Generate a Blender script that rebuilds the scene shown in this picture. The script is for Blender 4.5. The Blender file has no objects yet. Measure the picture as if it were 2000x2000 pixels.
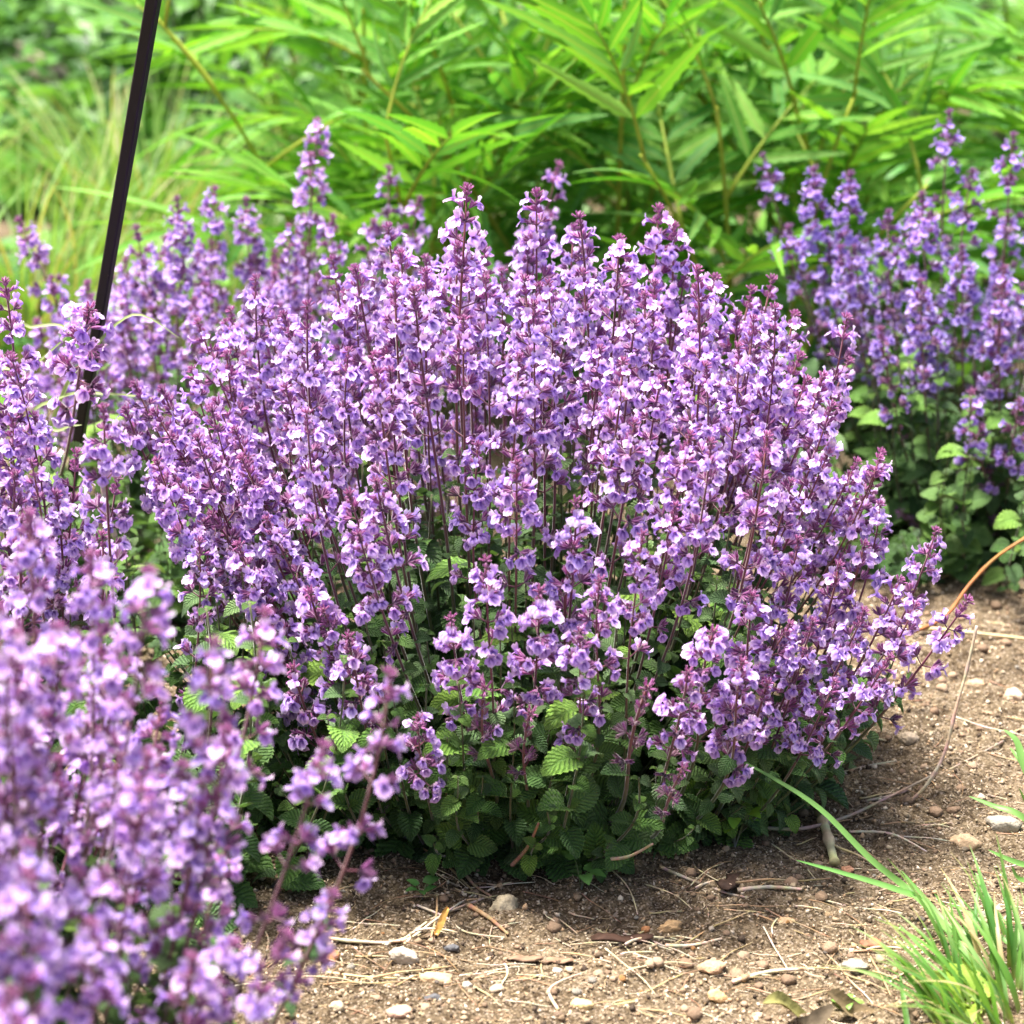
import bpy, math, random
import numpy as np
from mathutils import Vector, Matrix, Quaternion

random.seed(11)
RNG = np.random.default_rng(11)
R = math.radians
scene = bpy.context.scene
COL = scene.collection

# ------------------------------------------------------------------ camera
CAM = Vector((0.0, -2.05, 1.0)); PITCH = R(20.0); FPX = 4870.0      # focal length in photo pixels (2000 wide)
cd = bpy.data.cameras.new('camera'); cam = bpy.data.objects.new('camera', cd); COL.objects.link(cam)
cam.location = CAM; cam.rotation_euler = (R(90) - PITCH, 0, 0)
cd.sensor_width = 36; cd.sensor_fit = 'HORIZONTAL'; cd.lens = 36 * FPX / 2000
cd.clip_start = 0.05; cd.clip_end = 500
cd.dof.use_dof = True; cd.dof.focus_distance = 2.09; cd.dof.aperture_fstop = 6.3
scene.camera = cam

# ------------------------------------------------------------------ light
SUN_EL, SUN_AZ = R(75), R(-65)          # azimuth measured from +Y (behind the plants) towards +X
w = bpy.data.worlds.new('World'); scene.world = w; w.use_nodes = True
nt = w.node_tree; nt.nodes.clear()
sky = nt.nodes.new('ShaderNodeTexSky'); sky.sky_type = 'NISHITA'; sky.sun_disc = False
sky.sun_elevation = SUN_EL; sky.sun_rotation = SUN_AZ
sky.air_density = 1.0; sky.dust_density = 6.0; sky.ozone_density = 0.6
bg = nt.nodes.new('ShaderNodeBackground'); bg.inputs['Strength'].default_value = 0.082
wo = nt.nodes.new('ShaderNodeOutputWorld')
nt.links.new(sky.outputs[0], bg.inputs['Color']); nt.links.new(bg.outputs[0], wo.inputs['Surface'])
sl = bpy.data.lights.new('sun', 'SUN'); sl.energy = 4.0; sl.angle = R(12); sl.color = (1.0, 0.955, 0.89)
sun = bpy.data.objects.new('sun', sl); COL.objects.link(sun)
sdir = Vector((math.sin(SUN_AZ) * math.cos(SUN_EL), math.cos(SUN_AZ) * math.cos(SUN_EL), math.sin(SUN_EL)))
sun.rotation_euler = sdir.to_track_quat('Z', 'Y').to_euler(); sun.location = (1, 2, 4)
vs = scene.view_settings
vs.view_transform = 'Standard'; vs.look = 'None'; vs.gamma = 1; vs.exposure = 1.82
try: vs.use_curve_mapping = False
except Exception: pass
cy = scene.cycles
cy.max_bounces = 4; cy.diffuse_bounces = 2; cy.glossy_bounces = 2; cy.transmission_bounces = 4; cy.transparent_max_bounces = 4
cy.use_denoising = True; cy.use_adaptive_sampling = False
cy.use_light_tree = False; cy.caustics_reflective = False; cy.caustics_refractive = False

# ------------------------------------------------------------------ pixel helpers (photo pixels -> place in the garden)
FW = Vector((0, math.cos(PITCH), -math.sin(PITCH))); UP = Vector((0, math.sin(PITCH), math.cos(PITCH))); RT = Vector((1, 0, 0))
def ray(x, y): return FW * FPX + RT * (x - 1000) + UP * (1000 - y)
def at(x, y, Y):
    d = ray(x, y); return CAM + d * ((Y - CAM.y) / d.y)
def on_ground(x, y, z=0.0):
    d = ray(x, y); return CAM + d * ((z - CAM.z) / d.z)

# ------------------------------------------------------------------ numpy noise
def hash2(ix, iy, s):
    h = (ix.astype(np.int64) * 374761393 + iy.astype(np.int64) * 668265263 + s * 974634777) & 0xFFFFFFFF
    h = ((h ^ (h >> 13)) * 1274126177) & 0xFFFFFFFF
    return ((h ^ (h >> 16)) & 0xFFFF) / 65535.0
def vnoise(x, y, s=0):
    ix = np.floor(x); iy = np.floor(y); fx = x - ix; fy = y - iy
    fx = fx * fx * (3 - 2 * fx); fy = fy * fy * (3 - 2 * fy)
    a = hash2(ix, iy, s); b = hash2(ix + 1, iy, s); c = hash2(ix, iy + 1, s); d = hash2(ix + 1, iy + 1, s)
    return (a * (1 - fx) + b * fx) * (1 - fy) + (c * (1 - fx) + d * fx) * fy - 0.5
def soil_z(x, y):
    x = np.asarray(x, float); y = np.asarray(y, float)
    z = 0.022 * vnoise(x * 5, y * 5, 1) + 0.013 * vnoise(x * 14, y * 14, 2) + 0.009 * vnoise(x * 37, y * 37, 3)
    near = np.exp(-((x * x + (y - .2) ** 2) / 2.0))
    z = z + near * (0.0065 * vnoise(x * 90, y * 90, 4) + 0.004 * np.abs(vnoise(x * 190, y * 190, 5)))
    return z
def gz(x, y): return float(soil_z([x], [y])[0])

# ------------------------------------------------------------------ mesh builder
class MB:
    def __init__(s): s.v = []; s.f = []; s.c = []; s.u = []; s.m = []
    def add(s, v, f, c=None, u=None, M=None, tint=None, mi=0):
        o = len(s.v)
        if M is not None: v = [tuple(M @ Vector(p)) for p in v]
        s.v += [tuple(p) for p in v]; s.f += [tuple(i + o for i in q) for q in f]
        c = c or [(1, 1, 1)] * len(v)
        if tint: c = [(a[0] * tint[0], a[1] * tint[1], a[2] * tint[2]) for a in c]
        s.c += c; s.u += u or [(0, 0, 0)] * len(v); s.m += [mi] * len(f)
    def mesh(s, name, mats, smooth=True):
        me = bpy.data.meshes.new(name); me.from_pydata(s.v, [], s.f)
        ca = me.attributes.new('col', 'FLOAT_VECTOR', 'POINT'); ca.data.foreach_set('vector', np.array(s.c, np.float32).ravel())
        ua = me.attributes.new('luv', 'FLOAT_VECTOR', 'POINT'); ua.data.foreach_set('vector', np.array(s.u, np.float32).ravel())
        for m in (mats if isinstance(mats, (list, tuple)) else [mats]): me.materials.append(m)
        if isinstance(mats, (list, tuple)) and len(mats) > 1: me.polygons.foreach_set('material_index', s.m)
        if smooth: me.polygons.foreach_set('use_smooth', [True] * len(s.f))
        me.update(); return me
def link(name, data, parent=None, M=None):
    o = bpy.data.objects.new(name, data); COL.objects.link(o)
    if parent is not None: o.parent = parent
    if M is not None: o.matrix_basis = M
    return o
def tag(o, label, cat, group=None):
    o['label'] = label; o['category'] = cat
    if group: o['group'] = group
    return o
def empty(name, loc):
    o = bpy.data.objects.new(name, None); COL.objects.link(o); o.location = loc; o.empty_display_size = .05; return o
def frame(p, z, up=Vector((0, 0, 1)), s=1.0, roll=0.0):
    """matrix with local Z along z, local Y as near to up as possible"""
    z = z.normalized(); x = up.cross(z)
    if x.length < 1e-4: x = Vector((1, 0, 0)).cross(z)
    x.normalize(); y = z.cross(x)
    M = Matrix((x, y, z)).transposed().to_4x4()
    if roll: M = M @ Matrix.Rotation(roll, 4, 'Z')
    return Matrix.Translation(p) @ M @ Matrix.Scale(s, 4)
def tube(pts, rad, n=5, cols=None, cap=True, sq=False):
    """tapered tube through pts -> v, f, c"""
    v = []; f = []; c = []; k = len(pts)
    px = None
    for i, p in enumerate(pts):
        t = (pts[min(i + 1, k - 1)] - pts[max(i - 1, 0)]).normalized()
        if px is None:
            px = t.orthogonal().normalized()
        px = (px - t * px.dot(t)).normalized(); py = t.cross(px)
        r = rad[i] if isinstance(rad, (list, tuple)) else rad
        for j in range(n):
            a = 2 * math.pi * j / n
            v.append(tuple(p + (px * math.cos(a) + py * math.sin(a)) * r)); c.append(cols[i] if cols else (1, 1, 1))
    for i in range(k - 1):
        for j in range(n):
            f.append((i * n + j, i * n + (j + 1) % n, (i + 1) * n + (j + 1) % n, (i + 1) * n + j))
    if cap: f.append(tuple(range((k - 1) * n, k * n))); f.append(tuple(range(n - 1, -1, -1)))
    return v, f, c
def lerp(a, b, t): return tuple(x + (y - x) * t for x, y in zip(a, b))
def sst(a, b, x):
    t = min(1, max(0, (x - a) / (b - a))); return t * t * (3 - 2 * t)

# ------------------------------------------------------------------ materials
def mat(name):
    m = bpy.data.materials.new(name); m.use_nodes = True; t = m.node_tree; t.nodes.clear()
    out = t.nodes.new('ShaderNodeOutputMaterial'); return m, t, out
def N(t, kind, **kw):
    n = t.nodes.new(kind)
    for k, v in kw.items():
        if k.startswith('i_'): n.inputs[k[2:].replace('_', ' ')].default_value = v
        else: setattr(n, k, v)
    return n
def mathn(t, op, a, b=None, c=None):
    n = t.nodes.new('ShaderNodeMath'); n.operation = op
    for i, s in enumerate((a, b, c)):
        if s is None: continue
        if isinstance(s, (int, float)): n.inputs[i].default_value = s
        else: t.links.new(s, n.inputs[i])
    return n.outputs[0]
def mixc(t, fac, a, b, mode='MIX'):
    n = t.nodes.new('ShaderNodeMix'); n.data_type = 'RGBA'; n.blend_type = mode
    for k, s in ((0, fac), (6, a), (7, b)):
        if isinstance(s, (int, float)): n.inputs[k].default_value = s
        elif isinstance(s, tuple): n.inputs[k].default_value = (*s, 1)
        else: t.links.new(s, n.inputs[k])
    return n.outputs[2]
def thin(t, out, col, trans_col, fac, rough=.5, spec=.4, normal=None, sheen=0.0):
    p = N(t, 'ShaderNodeBsdfPrincipled'); p.inputs['Roughness'].default_value = rough
    p.inputs['Specular IOR Level'].default_value = spec
    if sheen: p.inputs['Sheen Weight'].default_value = sheen
    tr = N(t, 'ShaderNodeBsdfTranslucent'); mx = N(t, 'ShaderNodeMixShader'); mx.inputs[0].default_value = fac
    t.links.new(col, p.inputs['Base Color']); t.links.new(trans_col, tr.inputs['Color'])
    if normal: t.links.new(normal, p.inputs['Normal'])
    t.links.new(p.outputs[0], mx.inputs[1]); t.links.new(tr.outputs[0], mx.inputs[2]); t.links.new(mx.outputs[0], out.inputs['Surface'])
def attr(t, name): return N(t, 'ShaderNodeAttribute', attribute_name=name)

def m_attr(name, fac=0.0, rough=.6, spec=.3, sheen=0.0, var=.25, tboost=(1.15, 1.0, 1.1), nscale=300.0, bump=0.0):
    m, t, out = mat(name); a = attr(t, 'col')
    tc = N(t, 'ShaderNodeTexCoord'); nz = N(t, 'ShaderNodeTexNoise', i_Scale=nscale, i_Detail=3.0 if bump else 0.0); t.links.new(tc.outputs['Object'], nz.inputs['Vector'])
    oi = N(t, 'ShaderNodeObjectInfo')
    v = mathn(t, 'MULTIPLY_ADD', nz.outputs[0], var * 1.4, 1 - var * .7)
    v = mathn(t, 'MULTIPLY', v, mathn(t, 'MULTIPLY_ADD', oi.outputs['Random'], .22, .89))
    hs = N(t, 'ShaderNodeHueSaturation'); t.links.new(mixc(t, 1.0, a.outputs['Color'], oi.outputs['Color'], 'MULTIPLY'), hs.inputs['Color']); t.links.new(v, hs.inputs['Value'])
    t.links.new(mathn(t, 'MULTIPLY_ADD', oi.outputs['Random'], .016, .492), hs.inputs['Hue'])
    nrm = None
    if bump:
        b = N(t, 'ShaderNodeBump', i_Strength=bump, i_Distance=.002); t.links.new(nz.outputs[0], b.inputs['Height']); nrm = b.outputs[0]
    if fac: thin(t, out, hs.outputs[0], mixc(t, 1.0, hs.outputs[0], tboost, 'MULTIPLY'), fac, rough, spec, nrm, sheen)
    else:
        p = N(t, 'ShaderNodeBsdfPrincipled'); p.inputs['Roughness'].default_value = rough; p.inputs['Specular IOR Level'].default_value = spec
        p.inputs['Sheen Weight'].default_value = sheen
        t.links.new(hs.outputs[0], p.inputs['Base Color'])
        if nrm: t.links.new(nrm, p.inputs['Normal'])
        t.links.new(p.outputs[0], out.inputs['Surface'])
    return m
M_PETAL = m_attr('lilac_petal', .34, .55, .25, .15, .22, (1.2, 1.0, 1.1), 700)
M_CALYX = m_attr('purple_calyx', .12, .6, .25, .5, .4, (1.3, .8, .9), 900)
M_STEM = m_attr('catmint_stem', 0, .55, .35, .35, .35, nscale=240)
M_GRASS = m_attr('grass_blade', .38, .45, .4, 0, .22, (1.2, 1.15, .6), 60)
M_DRY = m_attr('dry_stalk', .0, .75, .2, 0, .45, nscale=180, bump=.4)
M_CLOD = m_attr('soil_crumb', 0, .95, .1, 0, .5, nscale=500, bump=.5)
M_STONE = m_attr('pebble', 0, .75, .25, 0, .4, nscale=300, bump=.9)

def m_catleaf():
    m, t, out = mat('wrinkled_catmint_leaf'); a = attr(t, 'luv'); sp = N(t, 'ShaderNodeSeparateXYZ'); t.links.new(a.outputs['Vector'], sp.inputs[0])
    c = attr(t, 'col'); oi = N(t, 'ShaderNodeObjectInfo')
    u = mathn(t, 'ABSOLUTE', sp.outputs[0])
    ph = mathn(t, 'MULTIPLY_ADD', u, -2.6, mathn(t, 'MULTIPLY', sp.outputs[1], 8.0))
    side = mathn(t, 'ABSOLUTE', mathn(t, 'SUBTRACT', mathn(t, 'FRACT', ph), .5))          # 0 at a vein
    side = N(t, 'ShaderNodeMapRange', i_From_Max=.34); t.links.new(mathn(t, 'ABSOLUTE', mathn(t, 'SUBTRACT', mathn(t, 'FRACT', ph), .5)), side.inputs[0])
    mid = N(t, 'ShaderNodeMapRange', i_From_Max=.16); t.links.new(u, mid.inputs[0])
    vein = mathn(t, 'MULTIPLY', side.outputs[0], mid.outputs[0])
    vo = N(t, 'ShaderNodeTexVoronoi', i_Scale=14.0); mp = N(t, 'ShaderNodeMapping'); mp.inputs['Scale'].default_value = (.6, 1.3, 1)
    t.links.new(a.outputs['Vector'], mp.inputs[0]); t.links.new(mp.outputs[0], vo.inputs['Vector'])
    h = mathn(t, 'SUBTRACT', mathn(t, 'MULTIPLY', vein, 1.0), mathn(t, 'MULTIPLY', vo.outputs['Distance'], .8))
    b = N(t, 'ShaderNodeBump', i_Strength=.9, i_Distance=.0016); t.links.new(h, b.inputs['Height'])
    base = mixc(t, vein, (.6, .72, .6), (1.08, 1.1, 1.05))
    edge = N(t, 'ShaderNodeMapRange', i_From_Min=.86, i_From_Max=1.0); t.links.new(u, edge.inputs[0])
    base = mixc(t, mathn(t, 'MULTIPLY', edge.outputs[0], .6), base, (1.9, 1.7, 1.9))
    col = mixc(t, 1.0, c.outputs['Color'], base, 'MULTIPLY')
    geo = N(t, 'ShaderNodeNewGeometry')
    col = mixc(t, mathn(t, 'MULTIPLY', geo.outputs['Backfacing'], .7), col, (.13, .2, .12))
    hs = N(t, 'ShaderNodeHueSaturation'); t.links.new(col, hs.inputs['Color']); t.links.new(mathn(t, 'MULTIPLY_ADD', oi.outputs['Random'], .55, .7), hs.inputs['Value']); t.links.new(mathn(t, 'MULTIPLY_ADD', oi.outputs['Random'], -.03, .508), hs.inputs['Hue'])
    thin(t, out, hs.outputs[0], mixc(t, 1.0, hs.outputs[0], (1.2, 1.5, .5), 'MULTIPLY'), .2, .5, .4, b.outputs[0], .08)
    return m
M_LEAF = m_catleaf()
def m_lance():
    m, t, out = mat('lance_leaflet'); a = attr(t, 'luv'); sp = N(t, 'ShaderNodeSeparateXYZ'); t.links.new(a.outputs['Vector'], sp.inputs[0])
    c = attr(t, 'col'); oi = N(t, 'ShaderNodeObjectInfo'); u = mathn(t, 'ABSOLUTE', sp.outputs[0])
    rib = N(t, 'ShaderNodeMapRange', i_From_Min=.04, i_From_Max=.13); t.links.new(u, rib.inputs[0])
    wv = mathn(t, 'SINE', mathn(t, 'MULTIPLY', mathn(t, 'MULTIPLY_ADD', u, -.09, sp.outputs[1]), 190.0))
    b = N(t, 'ShaderNodeBump', i_Strength=.35, i_Distance=.001); t.links.new(wv, b.inputs['Height'])
    col = mixc(t, rib.outputs[0], (.30, .40, .08), c.outputs['Color'])
    hs = N(t, 'ShaderNodeHueSaturation'); t.links.new(col, hs.inputs['Color'])
    t.links.new(mathn(t, 'MULTIPLY_ADD', oi.outputs['Random'], .5, .75), hs.inputs['Value']); t.links.new(mathn(t, 'MULTIPLY_ADD', oi.outputs['Random'], -.03, .512), hs.inputs['Hue'])
    thin(t, out, hs.outputs[0], mixc(t, 1.0, hs.outputs[0], (1.2, 1.35, .5), 'MULTIPLY'), .36, .5, .25, b.outputs[0])
    return m
M_LANCE = m_lance()
def m_soil():
    m, t, out = mat('sandy_soil'); tc = N(t, 'ShaderNodeTexCoord')
    def nz(s, d=4.0, r=.6):
        n = N(t, 'ShaderNodeTexNoise', i_Scale=s, i_Detail=d, i_Roughness=r); t.links.new(tc.outputs['Object'], n.inputs['Vector']); return n.outputs[0]
    big = N(t, 'ShaderNodeMapRange', i_From_Min=.35, i_From_Max=.65); t.links.new(nz(6, 5), big.inputs[0])
    fine = N(t, 'ShaderNodeMapRange', i_From_Min=.36, i_From_Max=.64); t.links.new(nz(420, 3, .7), fine.inputs[0])
    grit = N(t, 'ShaderNodeMapRange', i_From_Min=.38, i_From_Max=.62); t.links.new(nz(130, 4, .7), grit.inputs[0])
    c = mixc(t, big.outputs[0], (.27, .205, .130), (.54, .435, .295))
    c = mixc(t, mathn(t, 'MULTIPLY', grit.outputs[0], .7), mixc(t, 1.0, c, (.26, .23, .20), 'MULTIPLY'), c)
    c = mixc(t, mathn(t, 'MULTIPLY', fine.outputs[0], .6), mixc(t, 1.0, c, (.32, .30, .28), 'MULTIPLY'), mixc(t, 1.0, c, (1.5, 1.47, 1.42), 'MULTIPLY'))
    vo = N(t, 'ShaderNodeTexVoronoi', i_Scale=620.0); t.links.new(tc.outputs['Object'], vo.inputs['Vector'])
    lt = N(t, 'ShaderNodeMapRange', i_From_Min=.82, i_From_Max=.9); sx = N(t, 'ShaderNodeSeparateColor'); t.links.new(vo.outputs['Color'], sx.inputs[0]); t.links.new(sx.outputs[0], lt.inputs[0])
    c = mixc(t, mathn(t, 'MULTIPLY', lt.outputs[0], .5), c, (.52, .42, .32))
    b = N(t, 'ShaderNodeBump', i_Strength=.9, i_Distance=.004)
    t.links.new(mathn(t, 'ADD', nz(420, 3, .7), mathn(t, 'MULTIPLY', nz(130, 4, .7), 1.6)), b.inputs['Height'])
    p = N(t, 'ShaderNodeBsdfPrincipled'); p.inputs['Roughness'].default_value = .95; p.inputs['Specular IOR Level'].default_value = .15
    t.links.new(c, p.inputs['Base Color']); t.links.new(b.outputs[0], p.inputs['Normal']); t.links.new(p.outputs[0], out.inputs['Surface'])
    return m
M_SOIL = m_soil()
def m_metal():
    m, t, out = mat('black_painted_metal'); tc = N(t, 'ShaderNodeTexCoord'); n = N(t, 'ShaderNodeTexNoise', i_Scale=60.0, i_Detail=5.0); t.links.new(tc.outputs['Object'], n.inputs['Vector'])
    p = N(t, 'ShaderNodeBsdfPrincipled'); r = N(t, 'ShaderNodeMapRange', i_To_Min=.3, i_To_Max=.55); t.links.new(n.outputs[0], r.inputs[0])
    p.inputs['Specular IOR Level'].default_value = .3; t.links.new(mixc(t, n.outputs[0], (.0025, .003, .0045), (.007, .008, .011)), p.inputs['Base Color']); t.links.new(r.outputs[0], p.inputs['Roughness'])
    n2 = N(t, 'ShaderNodeTexNoise', i_Scale=140.0, i_Detail=6.0, i_Roughness=.7); t.links.new(tc.outputs['Object'], n2.inputs['Vector'])
    ch = N(t, 'ShaderNodeMapRange', i_From_Min=.66, i_From_Max=.70); t.links.new(n2.outputs[0], ch.inputs[0])
    t.links.new(mixc(t, ch.outputs[0], mixc(t, n.outputs[0], (.0025, .003, .0045), (.007, .008, .011)), (.16, .13, .11)), p.inputs['Base Color'])
    b = N(t, 'ShaderNodeBump', i_Strength=.25, i_Distance=.001); t.links.new(n.outputs[0], b.inputs['Height']); t.links.new(b.outputs[0], p.inputs['Normal'])
    t.links.new(p.outputs[0], out.inputs['Surface']); return m
M_METAL = m_metal()

# ------------------------------------------------------------------ ground: one sheet, fine where the camera looks, out to the horizon
def axis(lo, hi, step, far):
    a = list(np.arange(lo, hi + step / 2, step)); s = step; x = lo; left = []
    while x > -far: s *= 1.16; x -= s; left.append(x)
    s = step; x = hi; right = []
    while x < far: s *= 1.16; x += s; right.append(x)
    return np.array(left[::-1] + a + right)
gx = axis(-.55, .8, .0042, 60); gy = axis(-.62, .75, .0042, 60)
X, Y = np.meshgrid(gx, gy); Z = soil_z(X, Y)
nv, nu = X.shape
me = bpy.data.meshes.new('ground'); V = np.stack([X, Y, Z], -1).reshape(-1, 3).astype(np.float32)
i0 = (np.arange(nv - 1)[:, None] * nu + np.arange(nu - 1)[None, :]).ravel()
F = np.stack([i0, i0 + 1, i0 + nu + 1, i0 + nu], -1).astype(np.int32)
me.vertices.add(len(V)); me.vertices.foreach_set('co', V.ravel()); me.loops.add(F.size); me.loops.foreach_set('vertex_index', F.ravel())
me.polygons.add(len(F)); me.polygons.foreach_set('loop_start', np.arange(0, F.size, 4, dtype=np.int32))
me.update(calc_edges=True); me.materials.append(M_SOIL); me.polygons.foreach_set('use_smooth', np.ones(len(F), bool))
g = link('ground', me); g['kind'] = 'structure'

# ------------------------------------------------------------------ catmint pieces
def blossom(k):
    rnd = random.Random(100 + k); v = []; f = []; c = []
    A = (.67, .47, .86) if k % 3 else (.76, .56, .86)
    B = (.46, .28, .77); D = (.11, .03, .28); T = (.40, .16, .46)
    n = 6
    for z, r, cc in ((0, .0006, T), (.004, .0009, lerp(T, A, .5)), (.0072, .0018, B)):
        for j in range(n):
            a = 2 * math.pi * j / n; v.append((math.cos(a) * r, math.sin(a) * r, z)); c.append(cc)
    for i in range(2):
        for j in range(n): f.append((i * n + j, i * n + (j + 1) % n, (i + 1) * n + (j + 1) % n, (i + 1) * n + j))
    # lower lip: broad, scalloped, hanging forward
    o = len(v); ang = rnd.uniform(-.3, .4); nq = 7
    for r in range(4):
        for q in range(nq):
            s = (q - 3) / 3.0
            wid = (.0019, .0040, .0047, .0036)[r]; y = (-.0004, -.0022, -.0044, -.0062)[r]; z = (.0072, .0087, .0092 + ang * .002, .0086 + ang * .005)[r]
            if r == 3: y += (.0022, .0002, .0007, -.0004, .0007, .0002, .0022)[q]
            z += -.0010 * s * s * (1 if r else 0) + (.0004 if q in (2, 4) else 0)
            v.append((s * wid, y + .0014 * s * s, z + rnd.uniform(-.0003, .0003)))
            cc = lerp(B, A, (0, .45, .9, 1.1)[r])
            if r == 0: cc = D if 1 < q < 5 else B
            if r == 1 and q in (2, 4): cc = lerp(D, B, .3)
            if r == 2 and q in (2, 4): cc = lerp(B, A, .5)
            if r == 3: cc = lerp(A, (.94, .84, .95), .6)
            c.append(cc)
    for r in range(3):
        for q in range(nq - 1): a = o + r * nq + q; f.append((a, a + 1, a + nq + 1, a + nq))
    # upper lip: two rounded lobes
    o = len(v)
    for r in range(3):
        for q in range(nq):
            s = (q - 3) / 3.0; wid = (.0017, .0027, .0025)[r]; y = (.0008, .0028, .0046)[r]; z = (.0070, .0086, .0096)[r]
            if r == 2: y += (-.0014, .0002, .0006, -.0008, .0006, .0002, -.0014)[q]
            v.append((s * wid, y, z + .0008 * s * s + rnd.uniform(-.0002, .0002)))
            c.append((lerp(B, A, .2), A, lerp(A, (.95, .86, .96), .75))[r])
    for r in range(2):
        for q in range(nq - 1): a = o + r * nq + q; f.append((a, a + 1, a + nq + 1, a + nq))
    return v, f, c
BLOS = [blossom(k) for k in range(6)]
def calyx(k, ln=.0092, fade=0.0):
    v = []; f = []; c = []; n = 5; rnd = random.Random(k)
    lo = lerp((.09, .045, .05), (.10, .09, .05), fade); md = lerp((.19, .045, .155), (.16, .10, .10), fade); hi = lerp((.36, .17, .34), (.30, .20, .20), fade)
    for z, r, cc in ((0, .0004, lo), (ln * .35, .0011, md), (ln * .8, .0013, md)):
        for j in range(n):
            a = 2 * math.pi * j / n; v.append((math.cos(a) * r, math.sin(a) * r, z)); c.append(cc)
    for i in range(2):
        for j in range(n): f.append((i * n + j, i * n + (j + 1) % n, (i + 1) * n + (j + 1) % n, (i + 1) * n + j))
    for j in range(n):
        a = 2 * math.pi * (j + .5) / n; v.append((math.cos(a) * .0016, math.sin(a) * .0016, ln * rnd.uniform(1.05, 1.2))); c.append(hi)
        f.append((2 * n + j, 2 * n + (j + 1) % n, len(v) - 1))
    return v, f, c
CAL = [calyx(k) for k in range(4)]; CALF = [calyx(9 + k, fade=.7) for k in range(3)]
def catleaf(k):
    """ovate, scalloped, folded along the midrib; base at origin, along +Z, face +Y"""
    rnd = random.Random(50 + k); v = []; f = []; u = []; rows = 17
    cup = rnd.uniform(.05, .65); droop = rnd.uniform(.1, .85); wid = rnd.uniform(.36, .44); tw = rnd.uniform(-.25, .25)
    for i in range(rows):
        t = i / (rows - 1); wv = wid * (math.sin(math.pi * min(1, t * .93 + .07) ** .72) ** .75 if t < 1 else 0.02)
        scal = 1 + (.085 if i % 2 else -.06) * (1 if 0 < i < rows - 1 else 0)
        zc = math.sin(t * droop * 2) / (droop * 2) if droop else t; yc = -(1 - math.cos(t * droop * 2)) / (droop * 2)
        for q in range(5):
            s = (q - 2) / 2.0; e = scal if q in (0, 4) else 1
            x = s * wv * e; y = yc + cup * abs(s) * wv + tw * s * wv * t + rnd.uniform(-.012, .012) + (-.02 if q in (1, 3) and i % 2 else 0)
            v.append((x, y, zc - (.06 * abs(s) ** 2 * (1 - t) if i < 4 else 0) + .15)); u.append((s, t, 0))
    for i in range(rows - 1):
        for q in range(4): a = i * 5 + q; f.append((a, a + 5, a + 6, a + 1))
    # petiole
    pv, pf, _ = tube([Vector((0, 0, 0)), Vector((0, 0, .1)), Vector((0, 0, .2))], [.02, .016, .012], 4, cap=False)
    o = len(v); v += pv; f += [tuple(i + o for i in q) for q in pf]; u += [(.0, 0, 0)] * len(pv)
    return v, f, u
LEAFS = [catleaf(k) for k in range(6)]
LEAFCOL = [(.080, .185, .040), (.094, .205, .052), (.064, .155, .036), (.115, .215, .075), (.100, .225, .038), (.15, .31, .042)]
LEAF_ME = []
for k in range(6):
    b = MB(); v, f, u = LEAFS[k]; b.add(v, f, [LEAFCOL[k]] * len(v), u); LEAF_ME.append(b.mesh('catmint_leaf', M_LEAF))
BLOS_ME = []
for k in range(6):
    b = MB(); v, f, c = BLOS[k]; b.add(v, f, c); BLOS_ME.append(b.mesh('blossom', M_PETAL))

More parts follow.
